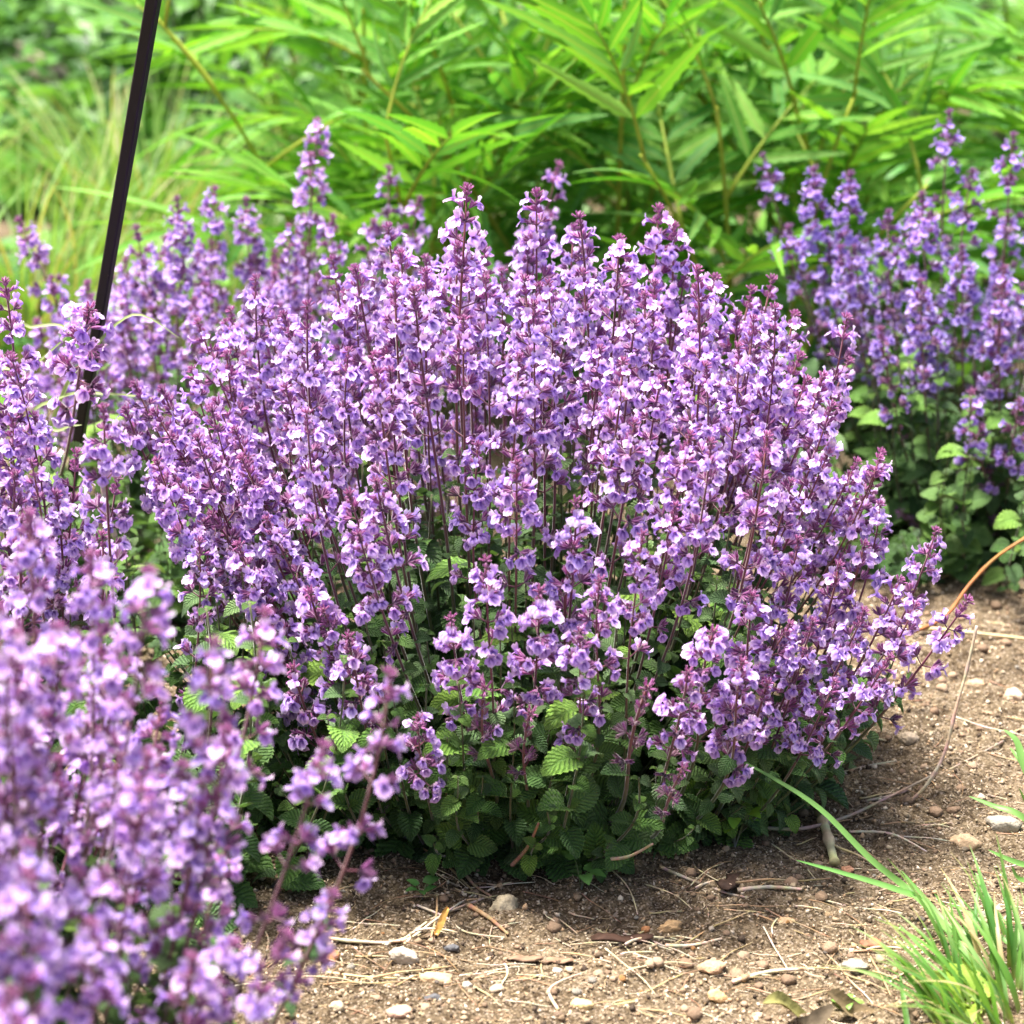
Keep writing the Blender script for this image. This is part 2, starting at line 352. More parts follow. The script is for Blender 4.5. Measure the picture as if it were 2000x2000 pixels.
RED = (.17, .045, .05); PUR = (.15, .035, .06); GRN = (.085, .115, .035); BRN = (.10, .065, .035)
class Kit: pass
def stalk_kit(k, L, whorls, bulge, nleaf=6, bloom=1.0, faded=False, leafy=False):
    rnd = random.Random(1000 + k); K = Kit(); K.L = L; K.blossoms = []; K.leaves = []
    wob = (rnd.uniform(-.006, .006), rnd.uniform(0, 6))
    def P(t): return Vector((bulge * L * 4 * t * (1 - t), wob[0] * math.sin(t * 7 + wob[1]) - wob[0] * math.sin(wob[1]), L * t))
    def T(t): return (P(min(1, t + .02)) - P(max(0, t - .02))).normalized()
    n = 12; r0 = .0019 if not leafy else .0015
    pts = [P(i / n) for i in range(n + 1)]
    cols = []
    for i in range(n + 1):
        t = i / n; cols.append(lerp(lerp(BRN, GRN, sst(0, .25, t)), RED if k % 2 else PUR, sst(.3, .75, t) if not leafy else .15))
    b = MB(); b.add(*tube(pts, [r0 * (1 - .55 * i / n) for i in range(n + 1)], 4, cols))
    fl = MB()                    # calyxes (and the blossoms that are not single objects)
    pos = whorls; side = rnd.uniform(0, 6.28)
    if not leafy:
        z0 = 0.0
        for wi, dz in enumerate(pos):
            t = 1 - dz / L
            if t < .12: break
            p = P(t); ax = T(t); side += math.pi / 2
            grow = min(1, .30 + .11 * wi); per = .0004 + .0017 * max(0, min(wi - 2, 4)) + (.003 if wi > 6 and rnd.random() < .5 else 0)
            for sgn in (0, math.pi):
                xa = Vector((math.cos(side + sgn), math.sin(side + sgn), 0)); xa = (xa - ax * xa.dot(ax)).normalized(); ya = ax.cross(xa)
                c0 = p + xa * per + ax * per * .5
                if per > .003: fl.add(*tube([p, c0], .0006, 4, [PUR, PUR], False), mi=1)
                nc = (4, 5, 6, 7, 7, 8, 9, 9, 8, 7)[min(wi, 9)]
                for j in range(nc):
                    az = (j - (nc - 1) / 2) / max(1, nc - 1) * 2.3 + rnd.uniform(-.2, .2); el = rnd.uniform(.15, 1.15) if wi > 3 else rnd.uniform(.6, 1.35)
                    d = (xa * math.cos(az) + ya * math.sin(az)) * math.cos(el) + ax * math.sin(el)
                    up = ax * .8 + Vector((0, 0, .6))
                    s = grow * rnd.uniform(.8, 1.15)
                    op = wi >= 1 and not faded and rnd.random() < bloom * (0, 0, .06, .20, .40, .48, .50, .46, .42, .36)[min(wi, 9)]
                    if op: el2 = el - .25; d = (xa * math.cos(az) + ya * math.sin(az)) * math.cos(el2) + ax * math.sin(el2); s = max(s, .85)
                    M0 = frame(c0, d, up, s, rnd.uniform(-.3, .3))
                    kk = CALF if (faded and rnd.random() < .7) or (wi > 7 and rnd.random() < .4) else CAL
                    tn = rnd.uniform(.75, 1.3) * (1.6 if wi < 4 else 1.1); fl.add(*rnd.choice(kk), M=M0, tint=(tn,) * 3, mi=1)
                    if op:
                        bs = rnd.uniform(.86, 1.28)
                        dd = (d + Vector((0, 0, -.25))).normalized()
                        K.blossoms.append((rnd.randrange(6), frame(c0 + d * .0022 * s, dd, up, bs, rnd.uniform(-.35, .35)), rnd.uniform(.82, 1.15), rnd.uniform(.94, 1.06)))
        # bud tip
        for j in range(9):
            a = j * 2.4; el = .4 + .12 * j; d = Vector((math.cos(a) * math.cos(min(el, 1.5)), math.sin(a) * math.cos(min(el, 1.5)), math.sin(min(el, 1.5))))
            fl.add(*CAL[j % 4], M=frame(P(1) - Vector((0, 0, .004)) + d * .0012, d, s=.5 + .1 * rnd.random()), tint=(1.9, 1.9, 1.8), mi=1)
    # leaves
    nodes = [(.06 + (.52 if not leafy else .93) * i / max(1, nleaf - 1)) for i in range(nleaf)]
    side = rnd.uniform(0, 6.28)
    for i, t in enumerate(nodes):
        p = P(t); ax = T(t); side += math.pi / 2 + rnd.uniform(-.2, .2)
        for sgn in (0, math.pi):
            if rnd.random() < .06: continue
            xa = Vector((math.cos(side + sgn), math.sin(side + sgn), 0)); xa = (xa - ax * xa.dot(ax)).normalized()
            el = rnd.uniform(-.25, .75); d = xa * math.cos(el) + ax * math.sin(el)
            if leafy: s = (.028 if t < .75 else .016 if t < .95 else .009) * rnd.uniform(.6, 1.25)
            else: s = (.031 - .016 * (t / .58)) * rnd.uniform(.6, 1.25)
            kk = rnd.choice((0, 1, 2, 3, 4)) if not (leafy and t > .7) else rnd.choice((3, 4, 5))
            K.leaves.append((kk, frame(p, d, ax, s, rnd.uniform(-.4, .4))))
            if leafy and t > .3 and rnd.random() < .5:      # young axillary leaves
                d2 = (d + ax * 1.2).normalized(); K.leaves.append((rnd.choice((4, 5)), frame(p, d2, xa * -1, s * .4, 0)))
    K.stem = b.mesh('flower_stalk', M_STEM)
    fb = MB(); fb.v, fb.f, fb.c, fb.u, fb.m = list(fl.v), list(fl.f), list(fl.c), list(fl.u), list(fl.m)
    K.calyx = fb.mesh('calyx_whorls', [M_PETAL, M_CALYX]) if fl.v else None
    for (bk, M0, tv, th) in K.blossoms: fl.add(*BLOS[bk], M=M0, tint=(tv * th, tv, tv / th), mi=0)
    K.flowers = fl.mesh('flower_whorls', [M_PETAL, M_CALYX]) if fl.v else None
    lb = MB()
    for kk, M0 in K.leaves: v, f, u = LEAFS[kk]; lb.add(v, f, [LEAFCOL[kk]] * len(v), u, M=M0)
    K.foliage = lb.mesh('foliage', M_LEAF) if lb.v else None
    return K
def wh(*a): return a
KITS = []; kid = 0
for L in (.46, .40, .33, .26, .19):
    for q in range(5):
        sc = (.9, 1.0, 1.1, 1.2, .95)[q]
        base = [.002, .006, .011, .017, .026, .039, .057, .080, .108, .140] if q % 2 else [.002, .007, .013, .021, .032, .049, .072, .100, .133]
        jr = random.Random(kid); W = [d * jr.uniform(.9, 1.1) * sc for d in base if d * sc < L * (.5 if L < .3 else .46 if L < .36 else .4)]
        KITS.append(stalk_kit(kid, L, W, (.02, .05, .09, .035, .07)[q], max(4, int(L / .045)), (1.1, .8, 1.0, .55, 1.2)[q])); kid += 1
FADED = [stalk_kit(200 + q, (.15, .2, .12)[q], [.003, .010, .019, .03, .045, .065], .05, 4, .3, True) for q in range(3)]
SHOOT = [stalk_kit(300 + q, (.10, .14, .18, .22, .12)[q], [], .08, (5, 6, 7, 8, 6)[q], leafy=True) for q in range(5)]

def place(K, base, tip, outward, rnd, straight=1.0):
    ch = tip - base; L = ch.length; s = L / K.L; z = ch.normalized()
    if outward.length < .02: outward = Vector((rnd.uniform(-1, 1), rnd.uniform(-1, 1), 0))
    x = outward.normalized() - Vector((0, 0, .6)); x = x - z * x.dot(z)
    if x.length < 1e-3: x = z.orthogonal()
    x.normalize(); y = z.cross(x)
    return Matrix.Translation(base) @ Matrix((x, y, z)).transposed().to_4x4() @ Matrix.Scale(s, 4)
def pick(kits, L, rnd):
    c = sorted(kits, key=lambda k: abs(k.L - L))[:5]; return rnd.choice(c)

def catmint(loc, label, tips, shoots, faded, seed, nb=300, nl=300, tint=(1, 1, 1)):
    """tips / shoots / faded: lists of (base, tip) in world space"""
    rnd = random.Random(seed); root = empty('catmint_plant', loc); tag(root, label, 'plant', 'catmint plants in the bed')
    inv = Matrix.Translation(-Vector(loc))
    items = [(b, t, 'k') for b, t in tips] + [(b, t, 's') for b, t in shoots] + [(b, t, 'f') for b, t in faded]
    def vis(it): 
        m = it[0].lerp(it[1], .7); d = (m - CAM).length
        return d + (.0 if it[2] != 's' else .12)
    items.sort(key=vis)
    for b, t, kind in items:
        kits = {'k': KITS, 's': SHOOT, 'f': FADED}[kind]; K = pick(kits, (t - b).length, rnd)
        if kind != 'k': K = min(kits, key=lambda q: abs(q.L - (t - b).length) + rnd.uniform(0, .04))
        out = Vector((t.x - b.x, t.y - b.y, 0)); M = inv @ place(K, b, t, out, rnd)
        st = link({'k': 'flower_stalk', 's': 'leafy_shoot', 'f': 'budding_stalk'}[kind], K.stem, root, M)
        if K.flowers:
            if nb >= len(K.blossoms) > 0:
                nb -= len(K.blossoms)
                o = link('calyxes', K.calyx, st); o['kind'] = 'stuff'
                for bk, M0, tv, th in K.blossoms: link('blossom', BLOS_ME[bk], st, M0).color = (*tint, 1)
            else:
                o = link('flower_whorls', K.flowers, st); o['kind'] = 'stuff'; o.color = (*tint, 1)
        if K.foliage:
            if nl >= len(K.leaves):
                nl -= len(K.leaves)
                for kk, M0 in K.leaves: link('leaf', LEAF_ME[kk], st, M0)
            else:
                o = link('foliage', K.foliage, st); o['kind'] = 'stuff'
    return root

def spread(n, rx, ry, rnd, mind, ymin=-1.0, ymax=1.0):
    pts = []; tries = 0
    while len(pts) < n and tries < 60000:
        tries += 1; a = rnd.uniform(0, 2 * math.pi); r = math.sqrt(rnd.random()); x = r * math.cos(a); y = r * math.sin(a)
        if not ymin <= y <= ymax: continue
        md = mind * (1 - tries / 60000 * .8)
        if all((x - p[0]) ** 2 + (y - p[1]) ** 2 > md * md for p in pts): pts.append((x, y))
    return [(x * rx, y * ry, math.hypot(x, y)) for x, y in pts]
def dome(c, n, rx, ry, top, rim, rnd, crown=.36, mind=.1, jit=.03, ymin=-1, ymax=1, power=2.0):
    res = []
    for x, y, r in spread(n, rx, ry, rnd, mind, ymin, ymax):
        z = top + (rim - top) * r ** power + rnd.gauss(0, jit)
        b = Vector((c.x + x * crown + rnd.uniform(-.02, .02), c.y + y * crown + rnd.uniform(-.02, .02), 0)); b.z = gz(b.x, b.y) - .004
        res.append((b, Vector((c.x + x + rnd.uniform(-.01, .01), c.y + y, max(.1, z)))))
    return res
def shoots(c, n, rx, ry, rnd, a0, a1, h=(.05, .17), rr=(.5, 1.0)):
    res = []
    for i in range(n):
        a = rnd.uniform(a0, a1); r = rnd.uniform(*rr); bx = c.x + math.cos(a) * rx * (r - .25); by = c.y + math.sin(a) * ry * (r - .25)
        b = Vector((bx, by, gz(bx, by) - .003)); hh = rnd.uniform(*h) * (1.25 - .45 * r)
        res.append((b, Vector((c.x + math.cos(a) * rx * (r + rnd.uniform(-.05, .2)), c.y + math.sin(a) * ry * (r + rnd.uniform(-.05, .2)), hh))))
    return res
def px_stalk(c, tx, ty, Yt, bx=None, by=None, f=.3):
    t = at(tx, ty, Yt)
    if bx is not None: b = on_ground(bx, by)
    else: b = Vector((c.x + (t.x - c.x) * f, c.y + (t.y - c.y) * f, 0))
    b.z = gz(b.x, b.y) - .004; return (b, t)

# ------------------------------------------------------------------ the four catmint plants (and one cut by the picture's edge)
rnd = random.Random(5)
C0 = Vector((0.0, 0.02, 0)); C0.z = gz(0, .02)
T0 = dome(C0, 142, .35, .31, .475, .25, rnd, .36, .125, .035, power=2.7)
def proj(p):
    d = p - CAM; k = FPX / d.dot(FW); return 1000 + d.dot(RT) * k, 1000 - d.dot(UP) * k
T0 = [(b, t) for b, t in T0 if not (proj(t)[1] > 940 and rnd.random() < .68)]
for tx, ty, Yt in ((1290, 402, .16), (1120, 440, .20), (895, 462, .18), (945, 482, .16), (1030, 470, .2), (1225, 500, .14), (1400, 538, .10), (1565, 690, .06), (1655, 615, .05), (1660, 700, .08),
                   (1720, 892, .0), (515, 582, .12), (450, 602, .12), (675, 566, .1), (262, 745, .02), (385, 625, .08), (340, 850, -.02), (590, 640, .05), (760, 600, .08), (830, 500, .2),
                   (1475, 640, .08), (1500, 720, .02), (700, 1040, -.24), (1055, 1150, -.27), (880, 1205, -.26), (1390, 860, -.2), (1620, 880, -.08), (1060, 720, -.05), (680, 960, -.2), (1010, 900, -.2), (300, 800, -.02), (335, 920, -.06), (420, 780, .0), (480, 900, -.1), (560, 830, -.06), (410, 1000, -.1), (520, 1010, -.16), (1340, 520, .16), (1470, 560, .13), (1555, 610, .08), (1610, 730, .02), (1440, 610, .1)):
    T0.append(px_stalk(C0, tx, ty, Yt))
for tx, ty, Yt, bx, by in ((1720, 980, -.02, 1440, 1540), (1790, 1180, -.14, 1460, 1600), (1690, 1190, -.15, 1430, 1600), (1640, 1100, -.12, 1380, 1580), (1740, 1280, -.18, 1450, 1630), (1560, 1050, -.12, 1320, 1570), (1630, 1330, -.22, 1420, 1640), (1830, 1032, -.05, 1480, 1580), (1893, 1168, -.12, 1500, 1600), (1760, 1130, -.1, 1440, 1590), (1690, 1060, -.08, 1380, 1560), (1590, 1210, -.2, 1380, 1640),
                           (1390, 1230, -.26, 1290, 1640), (1470, 1160, -.2, 1330, 1620), (1500, 1330, -.22, 1370, 1640), (600, 1150, -.2, 800, 1620), (500, 1120, -.15, 740, 1590), (1170, 1130, -.27, 1120, 1640), (815, 1400, -.29, 850, 1650), (680, 1240, -.26, 790, 1640), (1345, 1310, -.30, 1260, 1660), (1450, 1290, -.27, 1330, 1650),
                           (1570, 1270, -.2, 1400, 1630), (950, 1090, -.26, 970, 1630), (1250, 1040, -.25, 1180, 1620), (1135, 1230, -.30, 1110, 1650), (570, 1300, -.2, 740, 1630)):
    T0.append(px_stalk(C0, tx, ty, Yt, bx, by))
S0 = shoots(C0, 80, .31, .27, rnd, R(175), R(365), (.10, .27), (.5, .98)) + shoots(C0, 44, .31, .23, rnd, R(180), R(360), (.05, .12), (.75, 1.05)) + shoots(C0, 26, .31, .22, rnd, R(300), R(385), (.08, .22), (.75, 1.1)) + shoots(C0, 40, .25, .25, rnd, R(0), R(180), (.12, .26), (.3, 1)) + shoots(C0, 46, .2, .2, rnd, R(0), R(360), (.16, .30), (.3, .95))
F0 = [px_stalk(C0, tx, ty, Y_, bx, by) for tx, ty, Y_, bx, by in ((1258, 1340, -.3, 1150, 1640), (1030, 1390, -.28, 1000, 1640), (1110, 1060, -.2, 1080, 1580), (940, 1340, -.27, 960, 1640), (1330, 1500, -.3, 1230, 1660), (700, 1480, -.2, 780, 1640))]
catmint(C0, 'broad mound of sharp lilac flower spikes in the middle of the bare soil', T0, S0, F0, 21)

rnd = random.Random(6)
C1 = Vector((-.385, -.76, 0))
T1 = dome(C1, 112, .22, .36, .475, .25, rnd, .4, .14, .03)
for tx, ty, Yt in ((765, 1310, -.6), (635, 1450, -.66), (520, 1190, -.55), (290, 1110, -.68), (650, 1740, -.7), (420, 1250, -.68), (180, 1080, -.6), (60, 1000, -.55), (560, 1820, -.75), (440, 1420, -.7)):
    T1.append(px_stalk(C1, tx, ty, Yt, f=.45))
catmint(C1, 'catmint full of lilac spikes beside the sandy strip, opposite the clump of lawn grass', T1, shoots(C1, 90, .26, .32, rnd, 0, 6.28, (.12, .30), (.2, 1.05)), [], 22)

rnd = random.Random(7)
C2 = Vector((-.32, .68, 0))
T2 = dome(C2, 56, .26, .20, .33, .20, rnd, .4, .16, .02)
for tx, ty, Yt in ((620, 232, 0.70), (605, 300, 0.65), (760, 325, 0.76), (820, 385, 0.65), (1092, 318, 0.60), (1075, 420, 0.60), (415, 365, 0.70), (345, 385, 0.65), (480, 385, 0.70), (650, 420, 0.60), (265, 440, 0.65), (35, 425, 0.70), (100, 540, 0.60), (730, 430, 0.60), (560, 440, 0.60)):
    T2.append(px_stalk(C2, tx, ty, Yt))
catmint(C2, 'lilac catmint growing behind the black metal stake', T2, shoots(C2, 40, .28, .22, rnd, 0, 6.28, (.08, .22), (.2, 1)) + shoots(Vector((-.37, .40, 0)), 60, .22, .18, rnd, 0, 6.28, (.08, .24), (.2, 1)), [], 23, 200, 200, (.95, .93, 1.0))

rnd = random.Random(8)
C3 = Vector((.55, .66, 0))
T3 = dome(C3, 31, .25, .22, .34, .26, rnd, .4, .2, .05)
for tx, ty, Yt in ((1855, 215, .7), (1590, 325, .68), (1660, 335, .66), (1900, 330, .66), (1980, 260, .66), (1735, 410, .6), (1540, 440, .62), (1640, 480, .6), (1800, 560, .55), (1880, 480, .55), (1960, 520, .5), (1490, 300, .8), (1990, 780, .45), (1720, 640, .5)):
    T3.append(px_stalk(C3, tx, ty, Yt, f=.4))
F3 = [px_stalk(C3, x_, y_, .5) for x_, y_ in ((1825, 960), (1935, 900), (1880, 880), (1940, 1010), (1760, 1000))]
catmint(C3, 'lilac catmint with round dark leaves beside the rust coloured stalk', T3, shoots(C3, 130, .31, .28, rnd, R(140), R(400), (.08, .28), (.3, 1.05)), F3, 24, 200, 250, (.74, .74, .95))

rnd = random.Random(9)
C4 = Vector((-.50, -.12, 0))
T4 = [px_stalk(C4, 178, 600, .0, 30, 1180)] + [px_stalk(C4, x_, y_, Y_, f=.5) for x_, y_, Y_ in ((8, 545, .0), (20, 690, -.05), (25, 810, -.1), (-60, 640, 0), (150, 880, -.1), (60, 900, -.16), (-30, 900, -.1), (110, 960, -.15), (230, 930, -.06), (-90, 760, .05), (40, 1010, -.25), (200, 1040, -.16))]
T4 += dome(Vector((-.33, -.20, 0)), 6, .11, .16, .40, .28, rnd, .5, .25)
T4 += dome(C4, 14, .16, .16, .42, .32, rnd, .5, .2)
E4 = shoots(Vector((-.30, -.16, 0)), 44, .17, .24, rnd, 0, 6.28, (.10, .28), (.2, 1))
catmint(C4, 'catmint with one long bare red stem leaning across the black stake', T4, shoots(C4, 26, .18, .18, rnd, 0, 6.28, (.06, .2), (.2, 1)) + E4, [], 25, 120, 120)

# ------------------------------------------------------------------ black leaning stake
p1 = at(150, 880, .20); p2 = at(300, 0, .02); ax = (p2 - p1).normalized()
base = p1 + ax * ((-.06 - p1.z) / ax.z); Ls = ((1.02 - base.z) / ax.z)
b = MB(); prof = []
for j in range(4):
    a = j * math.pi / 2 + R(28)
    for da in (-.16, .16): prof.append((math.cos(a + da) * .0068, math.sin(a + da) * .0068))
n = len(prof); v = []; f = []
for i in range(15):
    z = Ls * i / 14; k = .78 + .3 * i / 14
    for x, y in prof: v.append((x * k, y * k, z))
for i in range(14):
    for j in range(n): f.append((i * n + j, i * n + (j + 1) % n, (i + 1) * n + (j + 1) % n, (i + 1) * n + j))
f.append(tuple(range(14 * n, 15 * n))); b.add(v, f)
stake = link('garden_stake', b.mesh('garden_stake', M_METAL, False), None, frame(base, ax, Vector((0, 1, 0))))
tag(stake, 'black square metal stake leaning among the purple flowers', 'stake')

# ------------------------------------------------------------------ lance-leaved perennials behind
def leaflet(k):
    rnd = random.Random(70 + k); v = []; f = []; u = []; rows = 19; bend = rnd.uniform(.1, .7); sb = rnd.uniform(-.12, .12); fold = rnd.uniform(.15, .55); wd = rnd.uniform(.047, .064)
    for i in range(rows):
        t = i / (rows - 1); wv = wd * (t * 7 if t < .1 else 1) * min(1, .7 + t * 1.2) * (1 - max(0, t - .35) / .65) ** .62 if t < 1 else .002
        wv = max(wv, .004); th = t * bend; zc = math.sin(th) / bend; yc = -(1 - math.cos(th)) / bend
        for q in range(3):
            s = q - 1; e = 1 + (.16 if i % 2 else -.1) * abs(s)
            v.append((s * wv * e + sb * t * t, yc + fold * abs(s) * wv, zc)); u.append((s, t, 0))
    for i in range(rows - 1):
        for q in range(2): a = i * 3 + q; f.append((a, a + 3, a + 4, a + 1))
    return v, f, u
LCOL = [(.125, .34, .036), (.155, .39, .046), (.10, .29, .038), (.22, .46, .075), (.15, .37, .085)]
LANCE_ME = []
for k in range(5):
    b = MB(); v, f, u = leaflet(k); b.add(v, f, [LCOL[k]] * len(v), u); LANCE_ME.append(b.mesh('leaflet', M_LANCE))
YEL = (.40, .45, .05); YG = (.28, .38, .05)
def leaf_kit(k):
    rnd = random.Random(400 + k); K = Kit(); L = rnd.uniform(.18, .27); bend = rnd.uniform(.3, .9); K.lf = []
    def P(t): return Vector((0, -(1 - math.cos(t * bend)) / bend * L, math.sin(t * bend) / bend * L))
    def T(t): return (P(min(1, t + .02)) - P(max(0, t - .02))).normalized()
    b = MB(); b.add(*tube([P(i / 7) for i in range(8)], [.0028 - .0017 * i / 7 for i in range(8)], 5, [lerp(YEL, YG, i / 7) for i in range(8)]))
    K.me = b.mesh('leaf_stem', M_STEMY); npair = rnd.choice((5, 6, 6))
    for i in range(npair):
        t = .28 + .66 * i / (npair - 1)
        for sg in (-1, 1):
            if rnd.random() < .04: continue
            ang = R(rnd.uniform(38, 62)) * (1 - .25 * i / npair); d = T(t) * math.cos(ang) + Vector((sg, 0, 0)) * math.sin(ang) + Vector((0, rnd.uniform(-.25, .35), 0))
            K.lf.append((rnd.randrange(5), frame(P(t), d, Vector((0, 1, 0)), rnd.uniform(.13, .19) * (1 - .18 * abs(i - npair / 2) / npair), rnd.uniform(-.5, .5))))
    K.lf.append((rnd.randrange(5), frame(P(1), T(1) + Vector((rnd.uniform(-.2, .2), 0, 0)), Vector((0, 1, 0)), rnd.uniform(.14, .19))))
    return K
M_STEMY = m_attr('yellow_green_stem', .3, .5, .35, 0, .25, (1.1, 1.1, .6), 150)
LK = [leaf_kit(k) for k in range(8)]
def perennial(x, y, label, seed, nst=7, h=(.5, .8), sp=.16, nleaf=5):
    rnd = random.Random(seed); root = empty('lance_leaved_perennial', (x, y, gz(x, y))); tag(root, label, 'plant', 'tall lance-leaved plants behind the flowers')
    for i in range(nst):
        a = rnd.uniform(0, 6.28); r = sp * math.sqrt(rnd.random()); H = rnd.uniform(*h); bx, by = math.cos(a) * r * .5, math.sin(a) * r * .5
        lean = Vector((math.cos(a) * r * 1.4 + rnd.uniform(-.05, .05), math.sin(a) * r * 1.4 - .06, 0))
        def P(t): return Vector((bx, by, -.01)) + Vector((lean.x * t * t, lean.y * t * t, H * t))
        b = MB(); b.add(*tube([P(j / 8) for j in range(9)], [.0044 - .0022 * j / 8 for j in range(9)], 6, [lerp(YG, YEL, j / 8) for j in range(9)]))
        link('stalk', b.mesh('stalk', M_STEMY), root)
        az = rnd.uniform(0, 6.28)
        for j in range(nleaf):
            t = .25 + .73 * j / (nleaf - 1); az += 2.4 + rnd.uniform(-.4, .4); el = rnd.uniform(.45, 1.15) if j < nleaf - 1 else 1.25
            d = Vector((math.cos(az) * math.cos(el), math.sin(az) * math.cos(el), math.sin(el))); K = rnd.choice(LK)
            st = link('leaf_stem', K.me, root, frame(P(t), d, Vector((0, 0, 1)), rnd.uniform(.8, 1.1), rnd.uniform(-.5, .5)))
            for kk, M0 in K.lf: link('leaflet', LANCE_ME[kk], st, M0)
PER = [(-.18, 1.24, 'lance-leaved plant rising behind the flowers next to the black stake'), (.12, 1.12, 'tall lance-leaved plant with serrated leaflets directly behind the middle flower mound'),
       (.47, 1.20, 'lance-leaved plant with drooping yellow-stemmed leaf between the two right-hand flower clumps'), (.86, 1.22, 'lance-leaved plant behind the catmint that has the rust coloured stalk'),
       (-.02, 1.62, 'lance-leaved plant second in depth behind the middle flower mound'), (.40, 1.70, 'lance-leaved plant deep in the hedge of narrow leaves'), (.82, 1.72, 'lance-leaved plant at the far end of the narrow-leaved thicket'),
       (-.30, 1.9, 'pale lance-leaved plant standing behind the tuft of arching grass')]
for i, (x, y, lb) in enumerate(PER): perennial(x, y, lb, 600 + i, 7 if i < 4 else 6, (.42, .62) if i < 4 else (.55, .85), .2, 5)

perennial(.30, .97, 'small lance-leaved plant with yellow stems growing closest behind the middle flower mound', 640, 4, (.34, .50), .14, 4)
perennial(-.10, 1.0, 'small lance-leaved plant growing between the flower mound and the plant behind the stake', 641, 3, (.34, .48), .14, 4)
# ------------------------------------------------------------------ grasses
def blade_mesh(k, L, wd, bend, col, dry=0):
    rnd = random.Random(800 + k); b = MB(); v = []; f = []; c = []; n = 9; sb = rnd.uniform(-.1, .1)
    for i in range(n + 1):
        t = i / n; th = bend * t ** 1.3; wv = wd * (1 - t ** 2.2) * (.75 + .25 * min(1, t * 4)) + .0001
        z = L * (t * (1 - .28 * bend * t)); y = -L * bend * .45 * t * t
        for s in (-1, 0, 1):
            v.append((s * wv + sb * L * t * t, y + abs(s) * wv * .5, z)); c.append(lerp(lerp((.3, .35, .12), col, sst(0, .25, t)), (.4, .33, .14), dry * sst(.6, 1, t)))
    for i in range(n):
        for q in range(2): a = i * 3 + q; f.append((a, a + 3, a + 4, a + 1))
    b.add(v, f, c); return b.mesh('blade', M_GRASS)
def tuft(name, loc, label, meshes, n, rad, lean, rnd, sc=(.7, 1.2), bias=Vector((0, 0, 0)), group=None):
    root = empty(name, loc); tag(root, label, 'grass', group)
    for i in range(n):
        a = rnd.uniform(0, 6.28); r = rad * math.sqrt(rnd.random()); d = Vector((math.cos(a) * lean * rnd.random(), math.sin(a) * lean * rnd.random(), 1)) + bias * rnd.random()
        p = Vector((math.cos(a) * r, math.sin(a) * r, 0)); p.z = gz(loc[0] + p.x, loc[1] + p.y) - loc[2] - .003
        link('blade', rnd.choice(meshes), root, frame(p, d, Vector((math.cos(a + 3.1), math.sin(a + 3.1), .1)), rnd.uniform(*sc), rnd.uniform(-.9, .9)))
    return root
rnd = random.Random(31)
LAWN = [blade_mesh(k, .125, .0027, .5 + .15 * k, c, .9 if k % 2 else .3) for k, c in enumerate([(.14, .32, .06), (.17, .36, .07), (.10, .25, .05), (.22, .39, .12), (.13, .29, .045), (.42, .34, .18)])]
gt = on_ground(2020, 2010); gt.z = gz(gt.x, gt.y)
lawn = tuft('lawn_grass', gt, 'bright green clump of lawn grass at the edge of the sandy soil', LAWN, 260, .074, .6, rnd, (.45, 1.0))
def ribbon(pts, wd, col, col2=None, n=24):
    """grass blade or leaf strip through pts"""
    b = MB(); v = []; f = []; c = []
    P = []
    for i in range(n + 1):                                  # Catmull-Rom
        s = i / n * (len(pts) - 1); k = min(int(s), len(pts) - 2); t = s - k
        p0 = pts[max(k - 1, 0)]; p1_ = pts[k]; p2_ = pts[k + 1]; p3 = pts[min(k + 2, len(pts) - 1)]
        P.append(.5 * ((2 * p1_) + (p2_ - p0) * t + (2 * p0 - 5 * p1_ + 4 * p2_ - p3) * t * t + (3 * p1_ - p0 - 3 * p2_ + p3) * t ** 3))
    for i, p in enumerate(P):
        t = i / n; tg = (P[min(i + 1, n)] - P[max(i - 1, 0)]).normalized(); sd = tg.cross(Vector((.2, -.6, .8))).normalized(); up = sd.cross(tg)
        wv = wd * (1 - t ** 3) * .5 + .0002
        for s in (-1, 0, 1): v.append(tuple(p + sd * s * wv + up * abs(s) * wv * .5)); c.append(lerp(col, col2 or col, t))
    for i in range(n):
        for q in range(2): a = i * 3 + q; f.append((a, a + 3, a + 4, a + 1))
    b.add(v, f, c); return b.mesh('blade', M_GRASS)
def curve_pts(pts, n=20):
    P = []
    for i in range(n + 1):
        s = i / n * (len(pts) - 1); k = min(int(s), len(pts) - 2); t = s - k
        p0 = pts[max(k - 1, 0)]; p1_ = pts[k]; p2_ = pts[k + 1]; p3 = pts[min(k + 2, len(pts) - 1)]
        P.append(.5 * ((2 * p1_) + (p2_ - p0) * t + (2 * p0 - 5 * p1_ + 4 * p2_ - p3) * t * t + (3 * p1_ - p0 - 3 * p2_ + p3) * t ** 3))
    return P
GG = (.20, .40, .10); GD = (.15, .34, .08)
def rel(o, pts): return [p - o.location for p in pts]
